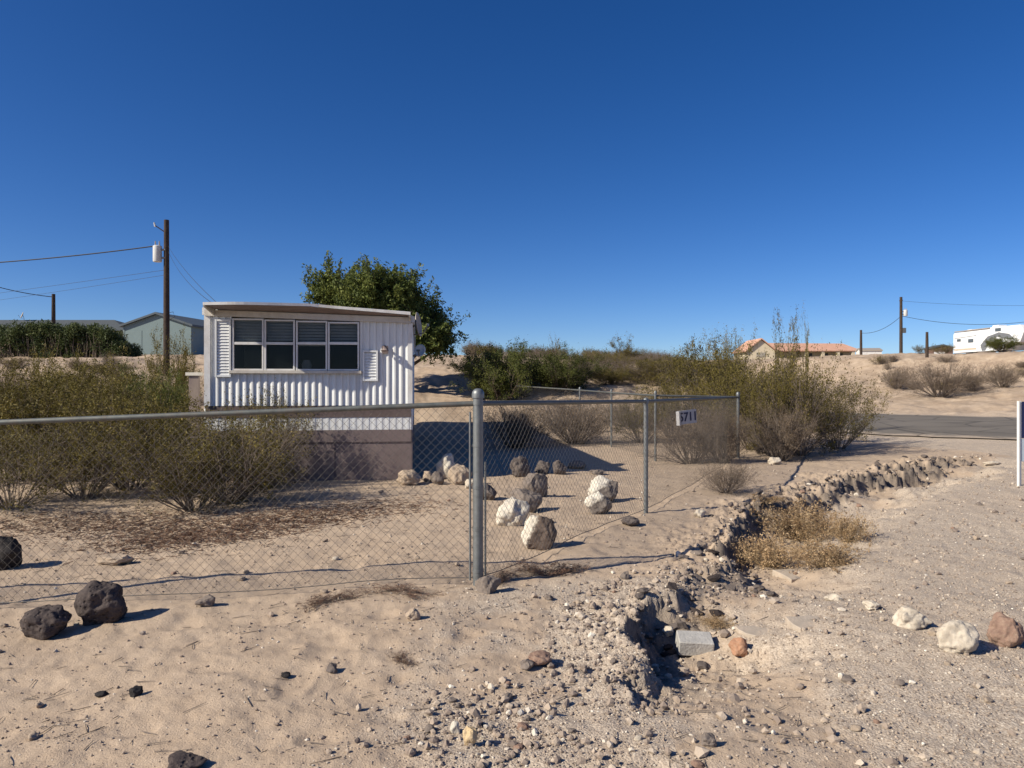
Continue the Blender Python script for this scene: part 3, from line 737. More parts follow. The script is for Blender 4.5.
for i in range(28):
    px = gg.uniform(575, 745); Y = gg.uniform(27.5, 40); x = (px - CX) / F * Y
    if x > 9.5: continue
    zt = gz(x, Y); hh = gg.uniform(0.4, 0.95); top = CY - (zt + hh - EYE) / Y * F
    bush('scrub_bush', 'knee high olive brown scrub bush filling the slope right behind the rear fence', px, Y, gg.uniform(1.6, 3.0) * F / Y, top, ['creo_c', 'dry_b', 'creo_c', 'creo_b'][i % 4], gg.uniform(0, 6), 1, 'scrub behind the rear fence')
for i in range(16):
    px = gg.uniform(-10, 205); Y = gg.uniform(23, 34); x = (px - CX) / F * Y
    zt = gz(x, Y); hh = gg.uniform(0.4, 0.9); top = CY - (zt + hh - EYE) / Y * F
    bush('scrub_bush', 'small dry scrub bush dotted over the bank under the hedge and garage', px, Y, gg.uniform(1.0, 1.9) * F / Y, top, ['dry_a', 'dry_b', 'creo_b'][i % 3], gg.uniform(0, 6), 1, 'scrub on the left bank')
for i in range(22):
    px = gg.uniform(868, 1060); pb = gg.uniform(362, 395); x, Y, z = ground_at(px, pb)
    if Y > 75: continue
    hh = gg.uniform(0.25, 0.7); top = CY - (z + hh - EYE) / Y * F
    bush('scrub_bush', 'small low tuft of dry scrub dotted over the sandy bank across the road', px, Y, gg.uniform(0.6, 1.5) * F / Y, top, ['dry_a', 'dry_b', 'creo_c'][i % 3], gg.uniform(0, 6), 1, 'scrub on the bank across the road')
# dry weeds in the wash
WG = 'dry weeds in the wash'
for i, (px, pb, w, top, lab) in enumerate([
    (800, 545, 96, 500, 'tall straw coloured weeds at the middle of the wash'),
    (848, 545, 52, 512, 'grey brown weeds against the drive side of the wash'),
    (768, 570, 80, 534, 'low straw weeds at the near end of the wash'),
    (826, 568, 84, 538, 'short brown weeds at the near right of the wash'),
    (770, 515, 50, 496, 'thin dry weeds below the crumbled ledge of the wash'),
    (716, 630, 46, 616, 'sparse brown weeds above the concrete block')]):
    bush('dry_weeds', lab, px, 0, w, top, 'weed', i * 1.1, 0.8, WG, 'weeds', base_px=pb)
for i, (px, pb, w, top, lab) in enumerate([
    (545, 578, 92, 561, 'matted red brown weeds right of the corner post foot'),
    (500, 584, 50, 572, 'small red brown weeds against the concrete lump'),
    (405, 598, 90, 588, 'flat brown weeds along the bottom of the left fence by the corner'),
    (335, 604, 84, 594, 'flat brown weeds further left along the bottom of the fence'),
    (402, 662, 46, 655, 'flat patch of dead weeds on the foreground sand')]):
    bush('dead_weeds', lab, px, 0, w, top, 'tuft', i * 1.3, 0.45, 'dead weeds along the fence', 'weeds', base_px=pb)

# twig and leaf litter under the left bushes
g = np.random.default_rng(40); n = 6000
cx = g.choice([(-3.9, 8.6), (-3.2, 9.0), (-4.6, 9.3), (-2.6, 9.6), (-5.6, 9.4), (-1.9, 9.9), (-6.3, 9.2)], n, p=[.24, .2, .16, .14, .1, .1, .06])
px_ = cx[:, 0] + g.normal(0, 0.5, n); py_ = cx[:, 1] + g.normal(0, 0.42, n); L = g.uniform(0.02, 0.11, n); a = g.uniform(0, 6.28, n)
dx, dy = np.cos(a) * L, np.sin(a) * L; zz = terrain(px_, py_) + g.uniform(0.0, 0.035, n)
me = segs_mesh('twig_litter', np.stack([px_, py_, zz], 1), np.stack([px_ + dx, py_ + dy, zz + g.normal(0, 0.012, n)], 1), 0.0045, 0.003)
fattr(me, 'tint', np.repeat(g.random(n), 6))
tag(link('twig_litter', me, l_litter), kind='stuff')

g = np.random.default_rng(44); n = 420; py_ = 2.8 * (12 / 2.8) ** g.random(n); px_ = g.uniform(-0.72, 0.5, n) * py_; L = g.uniform(0.03, 0.14, n); a = g.uniform(0, 6.28, n)
P0 = np.stack([px_, py_, terrain(px_, py_) + 0.006], 1); q = px_ + np.cos(a) * L; r_ = py_ + np.sin(a) * L
me = segs_mesh('fallen_twigs', P0, np.stack([q, r_, terrain(q, r_) + 0.008], 1), 0.0028, 0.0016)
tag(link('fallen_twigs', me, bark_dry), kind='stuff')

# the tree behind the trailer
def tree(name, label, px, Y, clumps, mat, nleaf, size, group=None):
    """clumps: (px, py, half width px, half height px) ellipses of crown; trunk and limbs reach into each"""
    x0 = (px - CX) / F * Y; z0 = gz(x0, Y)
    t = thing(name, label, 'tree', (x0, Y, z0), 0, group); g = np.random.default_rng(17)
    tr = MB(); pts = []; segs = []
    fork = Vector((0.1, 0, 1.0)); tr.tube([(0, 0, -0.2), (0.05, 0.02, 0.5), fork], [0.26, 0.2, 0.17], 10)
    allp = []
    for (cx_, cy_, rw, rh) in clumps:
        c = Vector(((cx_ - px) / F * Y, g.uniform(-0.9, 0.9), EYE + (CY - cy_) / F * Y - z0)); rx, rz_ = rw / F * Y, rh / F * Y
        m = fork.lerp(c, 0.5) + Vector((0, 0, -0.15 * (c - fork).length)); tr.tube([fork, m, c], [0.10, 0.07, 0.03], 7)
        n = int(nleaf * rw * rh / sum(k[2] * k[3] for k in clumps))
        # sprays: short twigs pointing outward, each with its own leaves
        ns = max(30, n // 70)
        d = g.normal(size=(ns, 3)); d /= np.linalg.norm(d, axis=1, keepdims=True)
        rad = g.uniform(0.35, 1.0, (ns, 1)) ** 0.6 * (0.8 + 0.35 * g.random((ns, 1)))
        base = np.array(c) + d * rad * np.array([rx, rx * 0.85, rz_]) * 0.8
        tip = base + (d + g.normal(0, 0.35, (ns, 3)) + [0, 0, 0.35]) * g.uniform(0.3, 0.8, (ns, 1))
        k = g.integers(0, ns, n); f = g.random((n, 1))
        allp.append(base[k] * (1 - f) + tip[k] * f + g.normal(0, 0.06, (n, 3)))
        segs += list(zip(base, tip))
    tr.build('trunk', trunk_m, t, True)
    P = np.concatenate(allp); n = len(P)
    a = g.normal(size=(n, 3)); a /= np.linalg.norm(a, axis=1, keepdims=True)
    b = np.cross(a, g.normal(size=(n, 3))); b /= np.linalg.norm(b, axis=1, keepdims=True)
    s = size * g.uniform(0.6, 1.4, (n, 1))
    V = np.stack([P - a * s, P + b * s * 0.4, P + a * s, P - b * s * 0.4], 1).reshape(-1, 3)
    me = np_mesh('crown', V, np.arange(4 * n).reshape(-1, 4))
    cl = _hash(np.floor(P[:, 0] * 2.2), np.floor(P[:, 1] * 2.2) + 31 * np.floor(P[:, 2] * 2.2), 5)
    fattr(me, 'tint', np.repeat(np.clip(0.5 * g.random(n) + 0.5 * cl, 0, 1), 4))
    link('crown', me, mat, t)
    link('twigs', segs_mesh('twigs', [s_[0] for s_ in segs], [s_[1] for s_ in segs], 0.012, 0.005), trunk_m, t)
    return t
tree('dense_tree', 'dense dark green tree rising behind the white trailer', 384, 27,
     [(334, 291, 18, 15), (322, 298, 11, 10), (344, 305, 20, 12), (378, 298, 21, 15), (400, 303, 18, 15), (390, 290, 13, 8), (362, 309, 19, 12), (409, 320, 17, 16), (428, 327, 13, 12), (398, 324, 21, 16), (422, 340, 15, 11), (438, 350, 8, 9), (440, 334, 7, 6)],
     l_tree, 95000, 0.062)

def hedge(name, label, px0, px1, Y, top, mat, n, depth=2.2):
    x0, x1 = (px0 - CX) / F * Y, (px1 - CX) / F * Y; z0 = gz((x0 + x1) / 2, Y) - 0.1; h = EYE + (CY - top) / F * Y - z0
    t = thing(name, label, 'hedge', (x0, Y, z0)); g = np.random.default_rng(3)
    ns = 1500; bx = g.uniform(0, x1 - x0, ns); by = g.uniform(-depth / 2, depth / 2, ns)
    hh = h * (0.62 + 0.2 * fbm(bx / 1.3, by / 1.3, 8, 3) + 0.12 * g.random(ns)) * np.sqrt(np.clip((x1 - x0 - bx) / 1.5, 0.05, 1))
    lx, ly = g.normal(0, 0.14, ns), g.normal(0, 0.14, ns)
    P0 = np.stack([bx, by, np.zeros(ns)], 1); P1 = np.stack([bx + lx * hh, by + ly * hh, hh * g.uniform(0.6, 1.06, ns)], 1)
    link('stems', segs_mesh('stems', P0, P1, 0.02, 0.008), bark, t)
    cb = 420; qx = g.uniform(0, x1 - x0, cb); qy = g.uniform(-depth / 2, depth / 2, cb); qh = h * (0.80 + 0.22 * fbm(qx / 2.2, qy / 2.2, 8, 2)) * np.sqrt(np.clip((x1 - x0 - qx) / 1.5, 0.08, 1))
    qz = qh * g.random(cb) ** 0.85
    k = g.integers(0, cb, n); u = g.normal(size=(n, 3)); u /= np.linalg.norm(u, axis=1, keepdims=True)
    P = np.stack([qx[k], qy[k], qz[k]], 1) + u * g.uniform(0.15, 0.48, (n, 1)); P[:, 2] = np.clip(P[:, 2], 0.03, None)
    a = u + g.normal(0, 0.8, (n, 3)); a /= np.linalg.norm(a, axis=1, keepdims=True)
    b = np.cross(a, g.normal(size=(n, 3))); b /= np.linalg.norm(b, axis=1, keepdims=True); s = 0.095 * g.uniform(0.6, 1.3, (n, 1))
    V = np.stack([P - a * s, P + b * s * 0.3, P + a * s, P - b * s * 0.3], 1).reshape(-1, 3)
    me = np_mesh('foliage', V, np.arange(4 * n).reshape(-1, 4))
    cl = _hash(np.floor(P[:, 0] * 2), np.floor(P[:, 1] * 2) + 31 * np.floor(P[:, 2] * 2), 5)
    fattr(me, 'tint', np.repeat(np.clip(0.55 * g.random(n) + 0.45 * cl, 0, 1), 4))
    link('foliage', me, mat, t); return t
hedge('oleander_hedge', 'long dark green hedge in front of the low dark roofed house', -130, 136, 44, 320, l_hedge, 90000)

# ------------------------------------------------------------------ chain link fences
def fence(name, label, posts, rail_z, post_r, post_top, rows_mesh=True, gap=0.05, corner_first=False, group='chain link fence runs round the yard', tens=()):
    """posts: (x, y, has_post); rail_z per post"""
    b = Vector((posts[0][0], posts[0][1], gz(posts[0][0], posts[0][1])))
    t = thing(name, label, 'fence', b, 0, group)
    L = lambda x, y, z: Vector((x, y, z)) - b
    for i, (x, y, has) in enumerate(posts):
        if not has: continue
        z = gz(x, y); r = post_r[i]; zt = post_top[i]
        p = MB().tube([L(x, y, z - 0.15), L(x, y, zt)], r, 16).build('post', galv, t, True)
        if r > 0.025:
            rr = [r * 1.22, r * 1.22, r * 1.15, r * 0.85, r * 0.4]
            zz = [-0.02, 0.012, 0.03, 0.048, 0.058]
            MB().tube([L(x, y, zt + q) for q in zz], rr, 16).build('post_cap', galv, p, True)
        for q in np.linspace(z + 0.12, rail_z[i], 5): MB().tube([L(x, y, q - 0.012), L(x, y, q + 0.012)], r + 0.004, 14).build('tension_band', galv, p, True)
    seg_l = [0]
    for a, c in zip(posts[:-1], posts[1:]): seg_l.append(seg_l[-1] + math.hypot(c[0] - a[0], c[1] - a[1]))
    tot = seg_l[-1]
    X = lambda s: np.interp(s, seg_l, [p[0] for p in posts]); Y = lambda s: np.interp(s, seg_l, [p[1] for p in posts]); ZR_ = lambda s: np.interp(s, seg_l, rail_z)
    MB().tube([L(p[0], p[1], z) for p, z in zip(posts, rail_z)], 0.022, 12).build('top_rail', rail_m, t, True)
    s = np.linspace(0, tot, int(tot * 3) + 2); zb = terrain(X(s), Y(s), False) + gap
    # bottom tension wire
    P = np.stack([X(s) - b.x, Y(s) - b.y, zb - b.z], 1)
    link('bottom_wire', segs_mesh('bottom_wire', P[:-1], P[1:], 0.004, 0.004, 5), wire_m, t)
    c = 0.037; nw = int(tot / c); nr = 38
    ii, jj = np.meshgrid(np.arange(nw), np.arange(nr), indexing='ij'); ii, jj = ii.ravel(), jj.ravel()
    g = np.random.default_rng(2)
    def pt(i, j):
        sx = (i + ((j + i) % 2)) * c; f = j / nr
        bot = np.interp(sx, s, zb); top = ZR_(sx) - 0.01
        sway = 0.018 * fbm(sx / 0.7, f * 2.0 + 5, 4, 2)
        nx, ny = (Y(sx + .05) - Y(sx - .05)), -(X(sx + .05) - X(sx - .05)); nn = np.hypot(nx, ny) + 1e-9
        w_ = (((j + i) % 2) * 2 - 1) * 0.002 + sway
        return np.stack([X(sx) + nx / nn * w_ - b.x, Y(sx) + ny / nn * w_ - b.y, bot + (top - bot) * f - b.z], 1)
    m = segs_mesh('wire_mesh', pt(ii, jj), pt(ii, jj + 1), 0.0014, 0.0014, 3)
    link('wire_mesh', m, wire_m, t)
    for sx, zt in tens:
        MB().tube([L(X(sx), Y(sx), float(np.interp(sx, s, zb)) - 0.02), L(X(sx), Y(sx), zt)], 0.009, 8).build('tension_bar', galv, t, True)
    return t
P1 = (-0.28, 6.10); P2 = (1.70, 9.40); P3 = (4.98, 16.3)
fence('chain_link_fence', 'long chain link fence across the left half, running to the thick corner post', [(-7.6, 5.55, True), (-4.62, 5.80, True), (P1[0], P1[1], False)], [1.20, 1.325, 1.49], [.024, .03, .03], [1.24, 1.37, 1.5], tens=[(7.275, 1.42)])
fence('chain_link_fence', 'chain link fence running back from the thick corner post to the house number', [(*P1, True), (*P2, True), (*P3, True)], [1.49, 1.43, 1.36], [.042, .029, .036], [1.555, 1.42, 1.42], tens=[(0.11, 1.0)])
fence('chain_link_fence', 'low looking rear chain link fence seen through the front one', [(*P3, False), (3.10, 16.0, True), (2.62, 19.5, True), (2.1, 22.9, True), (-0.15, 27, True)],
      [1.36, 1.40, 1.42, 1.46, 1.60], [.03, .026, .026, .03, .05], [1.4, 1.45, 1.46, 1.5, 1.75])

# house number hanging on the fence
numb = plain('number_plate_white', (0.42, 0.41, 0.42), 0.5, 0.08, 20)
ink = plain('number_ink', (0.035, 0.035, 0.075), 0.6, 0.1, 20)
sx = 2.68; sy = 11.33
t = thing('house_number_sign', 'small white plate with dark house number digits hanging on the fence', 'sign', (sx, sy, 1.145), R(30))
pl = MB().box(-0.19, 0.19, -0.008, 0.008, -0.105, 0.105).build('plate', numb, t, bevel=0.003)
pl.rotation_euler = (0, R(-4), 0)
MB().box(-0.205, -0.170, -0.05, 0.02, -0.115, 0.10).build('bent_edge', numb, t, bevel=0.004).rotation_euler = (0, R(-4), 0)
cu = bpy.data.curves.new('digits', 'FONT'); cu.body = '5711'; cu.size = 0.19; cu.align_x = 'CENTER'; cu.align_y = 'CENTER'; cu.extrude = 0.002; cu.offset = 0.003
cu.materials.append(ink)
_o = bpy.data.objects.new('digits_text', cu); C.objects.link(_o); bpy.context.view_layer.update()
_me = bpy.data.meshes.new_from_object(_o.evaluated_get(bpy.context.evaluated_depsgraph_get())); bpy.data.objects.remove(_o); d = link('digits', _me, ink); d.parent = t; d.location = (0.015, -0.013, 0); d.rotation_euler = (R(90), R(-4), 0)
clips = MB()
for k in (-0.12, 0.12): clips.tube([(k, 0.0, 0.09), (k, 0.01, 0.25)], 0.003, 6)
clips.build('hanging_wires', wire_m, t)

# ------------------------------------------------------------------ the white trailer
wsid = Mat('white_siding', 0.55, 0.35)
wc = wsid.ramp(wsid.noise(3, 6, 0.7, vec=wsid.scaled(wsid.obj, (1, 1, 0.3))), (0.3, (0.72, 0.715, 0.69)), (0.65, (0.80, 0.80, 0.78)))
wc = wsid.mix(wsid.ramp(wsid.noise(7, 8, 0.75, vec=wsid.scaled(wsid.obj, (1.6, 1, 0.25))), (0.50, 0.0), (0.78, 0.5)), wc, (0.42, 0.34, 0.27))
wsid.color(wc); wsid = wsid.m
wtrim = plain('white_trim', (0.74, 0.72, 0.69), 0.5, 0.08, 6, dirt=(0.5, 0.42, 0.34))
cream = plain('cream_trim', (0.60, 0.55, 0.48), 0.6, 0.1, 6, dirt=(0.40, 0.33, 0.26))
skirtm = plain('mauve_brown_skirting', (0.215, 0.165, 0.155), 0.75, 0.14, 3, 0.2, dirt=(0.32, 0.255, 0.20))
bandm = plain('brown_band', (0.15, 0.112, 0.10), 0.7, 0.12, 5, 0.2)
under = Mat('brown_soffit', 0.7, 0.2)
wv = under.math('FRACT', under.math('MULTIPLY', under.attr('v'), 4.0))
under.color(under.mix(under.ramp(wv, (0.0, 1.0), (0.10, 1.0), (0.16, 0.0)), under.ramp(under.noise(5, 5, vec=under.obj), (0.3, (0.30, 0.235, 0.215)), (0.7, (0.38, 0.30, 0.275))), (0.09, 0.065, 0.06)))
under = under.m
glass = Mat('window_glass', 0.04, 0.5); glass.color((0.02, 0.025, 0.03))
tr = glass.n('ShaderNodeBsdfTransparent'); tr.inputs[0].default_value = (0.82, 0.85, 0.86, 1)
mx = glass.n('ShaderNodeMixShader'); mx.inputs[0].default_value = 0.22
glass.nt.links.new(tr.outputs[0], mx.inputs[1]); glass.nt.links.new(glass.b.outputs[0], mx.inputs[2]); glass.nt.links.new(mx.outputs[0], glass.nt.nodes['Material Output'].inputs['Surface']); glass = glass.m
blindm = plain('grey_blind', (0.80, 0.80, 0.80), 0.7, 0.1, 8)
inside = plain('dim_interior', (0.10, 0.085, 0.075), 0.9, 0.2, 3)
TH = R(7.35); W = 3.38; cT, sT = math.cos(TH), math.sin(TH)
XR, YR = -1.73, 12.70; XL_, YL_ = XR - W * cT, YR - W * sT
def fx(px):
    k = (px - CX) / F; return (k * YL_ - XL_) / (cT - k * sT)
def fz(px, py, dy=0.0): return EYE + (CY - py) / F * (YL_ + fx(px) * sT + dy)
T = thing('house_trailer', 'white mobile home end with four dark windows, brown skirting and bowed roof visor', 'trailer', (XL_, YL_, 0), TH)
zE = lambda x: 2.79 - 0.0266 * x
def corr(m, x0, x1, z0, z1, pitch=0.112, dep=0.021, y=0.0):
    prof = []; k = math.floor(x0 / pitch) - 1
    while k * pitch < x1:
        for o, yy in ((0, 0), (0.026, 0), (0.070, -dep), (0.094, -dep), (0.104, 0)):
            xx = k * pitch + o
            if x0 < xx < x1: prof.append((xx, yy))
        k += 1
    prof = [(x0, prof[0][1])] + prof + [(x1, prof[-1][1])]
    f0 = (lambda x: z0) if not callable(z0) else z0; f1 = (lambda x: z1) if not callable(z1) else z1
    n = len(prof)
    m.add([(x, y + yy, f0(x)) for x, yy in prof] + [(x, y + yy, f1(x)) for x, yy in prof], [(i, i + 1, i + 1 + n, i + n) for i in range(n - 1)])
wx0, wx1 = fx(232), fx(360); wz1 = lambda x: zE(x) - 0.035; wz0 = fz(295, 371.5)
LEN = 10.3
zb = 1.285
fw = MB(); corr(fw, 0.0, wx0, zb, zE); corr(fw, wx1, W, zb, zE); corr(fw, wx0, wx1, zb, wz0); fw.build('front_wall', wsid, T)
sw = MB(); corr(sw, 0.0, LEN, 0.86, lambda x: 2.79)   # along its own x, turned to the side below
o = sw.build('side_wall', wsid, T); o.rotation_euler = (0, 0, R(-90)); o.location = (-0.002, LEN, 0)
sw = MB(); corr(sw, 0.0, LEN, 0.86, lambda x: 2.70)
o = sw.build('side_wall', wsid, T); o.rotation_euler = (0, 0, R(90)); o.location = (W + 0.002, 0, 0)
MB().box(0, W, LEN - 0.02, LEN, 0.86, 2.69).build('rear_wall', wsid, T)
MB().box(0.01, W - 0.01, 0.03, LEN - 0.03, 0.86, 0.90).build('interior_floor', inside, T)
MB().box(0.03, W - 0.03, 2.6, 2.64, 0.90, 2.66).build('partition', inside, T)
MB().box(0.0, W, -0.010, 0.02, 1.085, 1.283).build('belt_band', bandm, T)
b2 = MB(); corr(b2, 0.0, W, 0.87, 1.083, dep=0.004); b2.build('lower_wall', wsid, T)
sk = MB().box(0.0, W, -0.002, 0.02, -0.3, 0.66).box(0.0, W, -0.016, -0.003, 0.665, 0.868)
o = sk.build('skirting', skirtm, T)
sk = MB()
for px in (293, 335): sk.box(fx(px) - 0.006, fx(px) + 0.006, -0.006, -0.0025, -0.2, 0.655)
sk.box(0, W, -0.012, -0.0025, 0.650, 0.664); sk.build('skirting_joints', bandm, o)
MB().box(W - 0.004, W + 0.018, 0.0, LEN, -0.3, 0.858).build('side_skirting', skirtm, T)
MB().box(-0.018, 0.004, 0.0, LEN, -0.3, 0.858).build('side_skirting', skirtm, T)
MB().box(-0.012, 0.085, -0.040, -0.026, 1.285, 2.78).build('corner_trim', wtrim, T)
MB().box(W - 0.05, W + 0.02, -0.034, -0.026, 1.285, 2.70).build('corner_trim', wtrim, T)
# roof, visor
def Lv(u): return float(np.interp(u, [0, .14, .20, .53, .6, 1], [.62, .64, .61, .32, .29, .22]))
def zO(u): return np.interp(u, [0, .2, .5, 1], [2.925, 2.94, 2.955, 2.845])
n = 26; us = [i / n for i in range(n + 1)]; xa = 0.13; xb = W - 0.01; xs = [xa + (xb - xa) * u for u in us]
V = []; Fv = []; vv = []
for u, x in zip(us, xs):
    V += [(x, -0.03, zE(x) + 0.10), (x, -Lv(u), zO(u) - 0.035)]; vv += [0, 1]
m = np_mesh('visor_underside', V, np.array([(2 * i, 2 * i + 1, 2 * i + 3, 2 * i + 2) for i in range(n)])); fattr(m, 'v', vv)
vis = link('visor_underside', m, under, T)
V = []
for u, x in zip(us, xs):
    V += [(x, 0.02, zO(u) + 0.045), (x, -Lv(u) - 0.012, zO(u) + 0.015), (x, -Lv(u) - 0.012, zO(u) - 0.030), (x, -Lv(u) + 0.015, zO(u) - 0.030), (x, -Lv(u) + 0.015, zO(u) - 0.02), (x, 0.02, zO(u) + 0.0)]
m = MB(); m.add(V, [(6 * i + k, 6 * i + (k + 1) % 6, 6 * i + 6 + (k + 1) % 6, 6 * i + 6 + k) for i in range(n) for k in range(6)] + [(0, 1, 2, 3, 4, 5), tuple(6 * n + k for k in range(6))]); m.build('roof_visor', wtrim, T)
m = MB()
for x0, u in ((xa, 0), (xb - 0.03, 1)):
    m.add([(x0, 0.0, zE(x0)), (x0, -Lv(u), zO(u) - 0.05), (x0, -Lv(u), zO(u)), (x0, 0.0, zO(u)), (x0 + .03, 0.0, zE(x0)), (x0 + .03, -Lv(u), zO(u) - 0.05), (x0 + .03, -Lv(u), zO(u)), (x0 + .03, 0.0, zO(u))],
          [(0, 1, 2, 3), (4, 7, 6, 5), (0, 4, 5, 1), (1, 5, 6, 2), (2, 6, 7, 3), (3, 7, 4, 0)])
m.build('visor_end', cream, T)
m = MB(); m.hexa([(0, -0.065, zE(0) - 0.012), (W, -0.065, zE(W) - 0.012), (W, -0.002, zE(W) - 0.012), (0, -0.002, zE(0) - 0.012)], [(0, -0.065, zE(0) + 0.085), (W, -0.065, zE(W) + 0.085), (W, -0.002, zE(W) + 0.085), (0, -0.002, zE(0) + 0.085)])
m.build('eave_trim', cream, T)
m = MB(); k = 10; top = [(W * i / k, 2.93 + 0.06 * math.sin(math.pi * i / k) - 0.10 * i / k) for i in range(k + 1)]
m.prism([(-0.06, 2.80), (-0.06, 2.92)] + top + [(W + 0.06, 2.81), (W + 0.06, 2.71)], 0.025, LEN + 0.1); m.build('roof', wtrim, T)
# windows
for a, b_ in ((232.6, 264.2), (264.8, 295.3), (296.3, 327.6), (328.2, 359.4)):
    x0, x1 = fx(a), fx(b_); z0, z1 = wz0 + 0.015, zE((x0 + x1) / 2) - 0.03; zm = fz((a + b_) / 2, 343.5); e = 0.028
    m = MB().box(x0, x0 + e, -0.045, 0.04, z0, z1).box(x1 - e, x1, -0.045, 0.04, z0, z1).box(x0 + e, x1 - e, -0.043, 0.04, z0, z0 + e).box(x0 + e, x1 - e, -0.043, 0.04, z1 - e, z1).box(x0 + e, x1 - e, -0.041, 0.04, zm - 0.022, zm + 0.022)
    w_ = m.build('window', wtrim, T, bevel=0.003)
    MB().box(x0 + e, x1 - e, 0.004, 0.008, z0 + e, zm - 0.022).box(x0 + e, x1 - e, -0.012, -0.008, zm + 0.022, z1 - e).build('pane', glass, w_)
    bl = MB(); z = zm
    drop = {232.6: 0.0, 264.8: 0.05, 296.3: -0.04, 328.2: 0.01}[a]
    z = zm + drop
    while z < z1 - e:
        bl.add([(x0 + e, 0.075, z), (x1 - e, 0.075, z), (x1 - e, 0.055, z + 0.040), (x0 + e, 0.055, z + 0.040)], [(0, 1, 2, 3)]); z += 0.050
    bl.build('blind', blindm, w_)
MB().box(wx0 - 0.03, wx1 + 0.03, -0.085, 0.0, wz0 - 0.035, wz0 + 0.013).build('window_sill', cream, T, bevel=0.004)
# things standing on the inner sill
pot = MB().tube([(fx(305), 0.2, wz0), (fx(305), 0.2, wz0 + 0.12), (fx(305), 0.2, wz0 + 0.2)], [0.06, 0.09, 0.05], 10).build('vase', cream, None, True)
pot.parent = None; pot.matrix_world = T.matrix_basis @ Matrix.Identity(4); tag(pot, 'pale vase dimly seen behind the lower pane of the third trailer window', 'vase')
MB().box(fx(232), fx(360), 0.1, 0.32, wz0 - 0.06, wz0 - 0.002).build('inner_shelf', inside, T)
def shutter(px0, px1, py0, py1):
    x0, x1 = fx(px0), fx(px1); z1, z0 = fz(px0, py0), fz(px0, py1); e = 0.03; y = -0.026
    m = MB().box(x0, x0 + e, y - 0.03, y, z0, z1).box(x1 - e, x1, y - 0.03, y, z0, z1).box(x0 + e, x1 - e, y - 0.028, y, z0, z0 + e).box(x0 + e, x1 - e, y - 0.028, y, z1 - e, z1)
    z = z0 + e
    while z < z1 - e - 0.02:
        m.add([(x0 + e, y - 0.017, z), (x1 - e, y - 0.017, z), (x1 - e, y - 0.004, z + 0.045), (x0 + e, y - 0.004, z + 0.045), (x0 + e, y - 0.012, z), (x1 - e, y - 0.012, z), (x1 - e, y, z + 0.045), (x0 + e, y, z + 0.045)],
              [(0, 1, 2, 3), (4, 7, 6, 5), (0, 4, 5, 1), (3, 2, 6, 7)]); z += 0.05
    m.build('shutter', wsid, T)
shutter(215.5, 231.5, 319.5, 377); shutter(362.8, 378, 350.5, 381)
x0 = fx(385); z0 = fz(385, 350)
lm = MB().box(x0 - 0.05, x0 + 0.05, -0.04, -0.024, z0 - 0.06, z0 + 0.07).tube([(x0, -0.03, z0 + 0.04), (x0, -0.12, z0 + 0.05), (x0, -0.13, z0 - 0.02)], [0.02, 0.03, 0.07], 10).build('porch_light', skirtm, T, True)
dishm = plain('dish_paint', (0.36, 0.31, 0.26), 0.5, 0.1, 8, dirt=(0.35, 0.28, 0.22)); dishw = plain('white_dish', (0.78, 0.78, 0.77), 0.5, 0.05, 8)
def dish(label, loc, r, az, el, mat, arm, group='satellite dishes'):
    t = thing('satellite_dish', label, 'satellite dish', loc, az, group)
    m = MB(); n = 20; k = 5; V = [(0, 0.0, 0)]; Fs = []
    for i in range(1, k + 1):
        q = r * i / k
        V += [(q * math.cos(2 * math.pi * j / n), -q * q * 0.28 / r, 1.12 * q * math.sin(2 * math.pi * j / n)) for j in range(n)]
    for j in range(n): Fs.append((0, 1 + j, 1 + (j + 1) % n))
    for i in range(k - 1):
        for j in range(n): Fs.append((1 + i * n + j, 1 + (i + 1) * n + j, 1 + (i + 1) * n + (j + 1) % n, 1 + i * n + (j + 1) % n))
    m.add(V, Fs); o = m.build('reflector', mat, t, True); o.rotation_euler = (R(-el), 0, 0)
    sm = o.modifiers.new('thickness', 'SOLIDIFY'); sm.thickness = 0.012
    MB().tube([(0, 0.03, -r * 0.9), (0, -r * 0.7, -r * 0.75), (0, -r * 1.1, -r * 0.1)], 0.012, 8).box(-0.035, 0.035, -r * 1.2, -r * 1.05, -r * 0.12, 0.02).build('feed_arm', galv, t)
    MB().tube([(0, 0.02, 0)] + arm, 0.018, 8).build('mount', galv, t)
    return t
dish('beige satellite dish seen edge on at the right roof corner of the trailer', (-1.745, 13.4, 2.72), 0.20, R(84), 8, dishm, [(0.05, 0.12, -0.1), (-0.04, 0.16, -0.32)])
dish('white satellite dish on the right wall of the trailer below the beige one', (-1.72, 13.9, 2.27), 0.11, R(-12), 18, dishw, [(-0.04, 0.08, -0.05), (-0.2, 0.06, -0.1)])

# porch steps at the left of the trailer
wood = plain('weathered_boards', (0.20, 0.145, 0.11), 0.9, 0.25, 5, 0.15, bump=0.4); wood_l = plain('grey_boards', (0.33, 0.27, 0.22), 0.9, 0.2, 5, 0.15, bump=0.4)
t = thing('porch_steps', 'weathered wooden steps with brown half wall at the left side of the trailer', 'steps', (-5.46, 12.55, 0.0), R(3))
for k in range(5):
    MB().box(-0.27, 0.27, 0.24 * k, 0.24 * k + 0.27, 0.17 * k + 0.14, 0.17 * k + 0.18).build('tread', wood_l, t, bevel=0.004)
st = MB()
for x in (-0.275, 0.235):
    st.add([(x, 0.02, -0.1), (x, 0.3, -0.1), (x, 1.3, 0.6), (x, 1.3, 0.83), (x, 0.02, 0.1), (x + .04, 0.02, -0.1), (x + .04, 0.3, -0.1), (x + .04, 1.3, 0.6), (x + .04, 1.3, 0.83), (x + .04, 0.02, 0.1)],
           [(0, 1, 2, 3, 4), (9, 8, 7, 6, 5)] + [(i, i + 5, (i + 1) % 5 + 5, (i + 1) % 5) for i in range(5)])
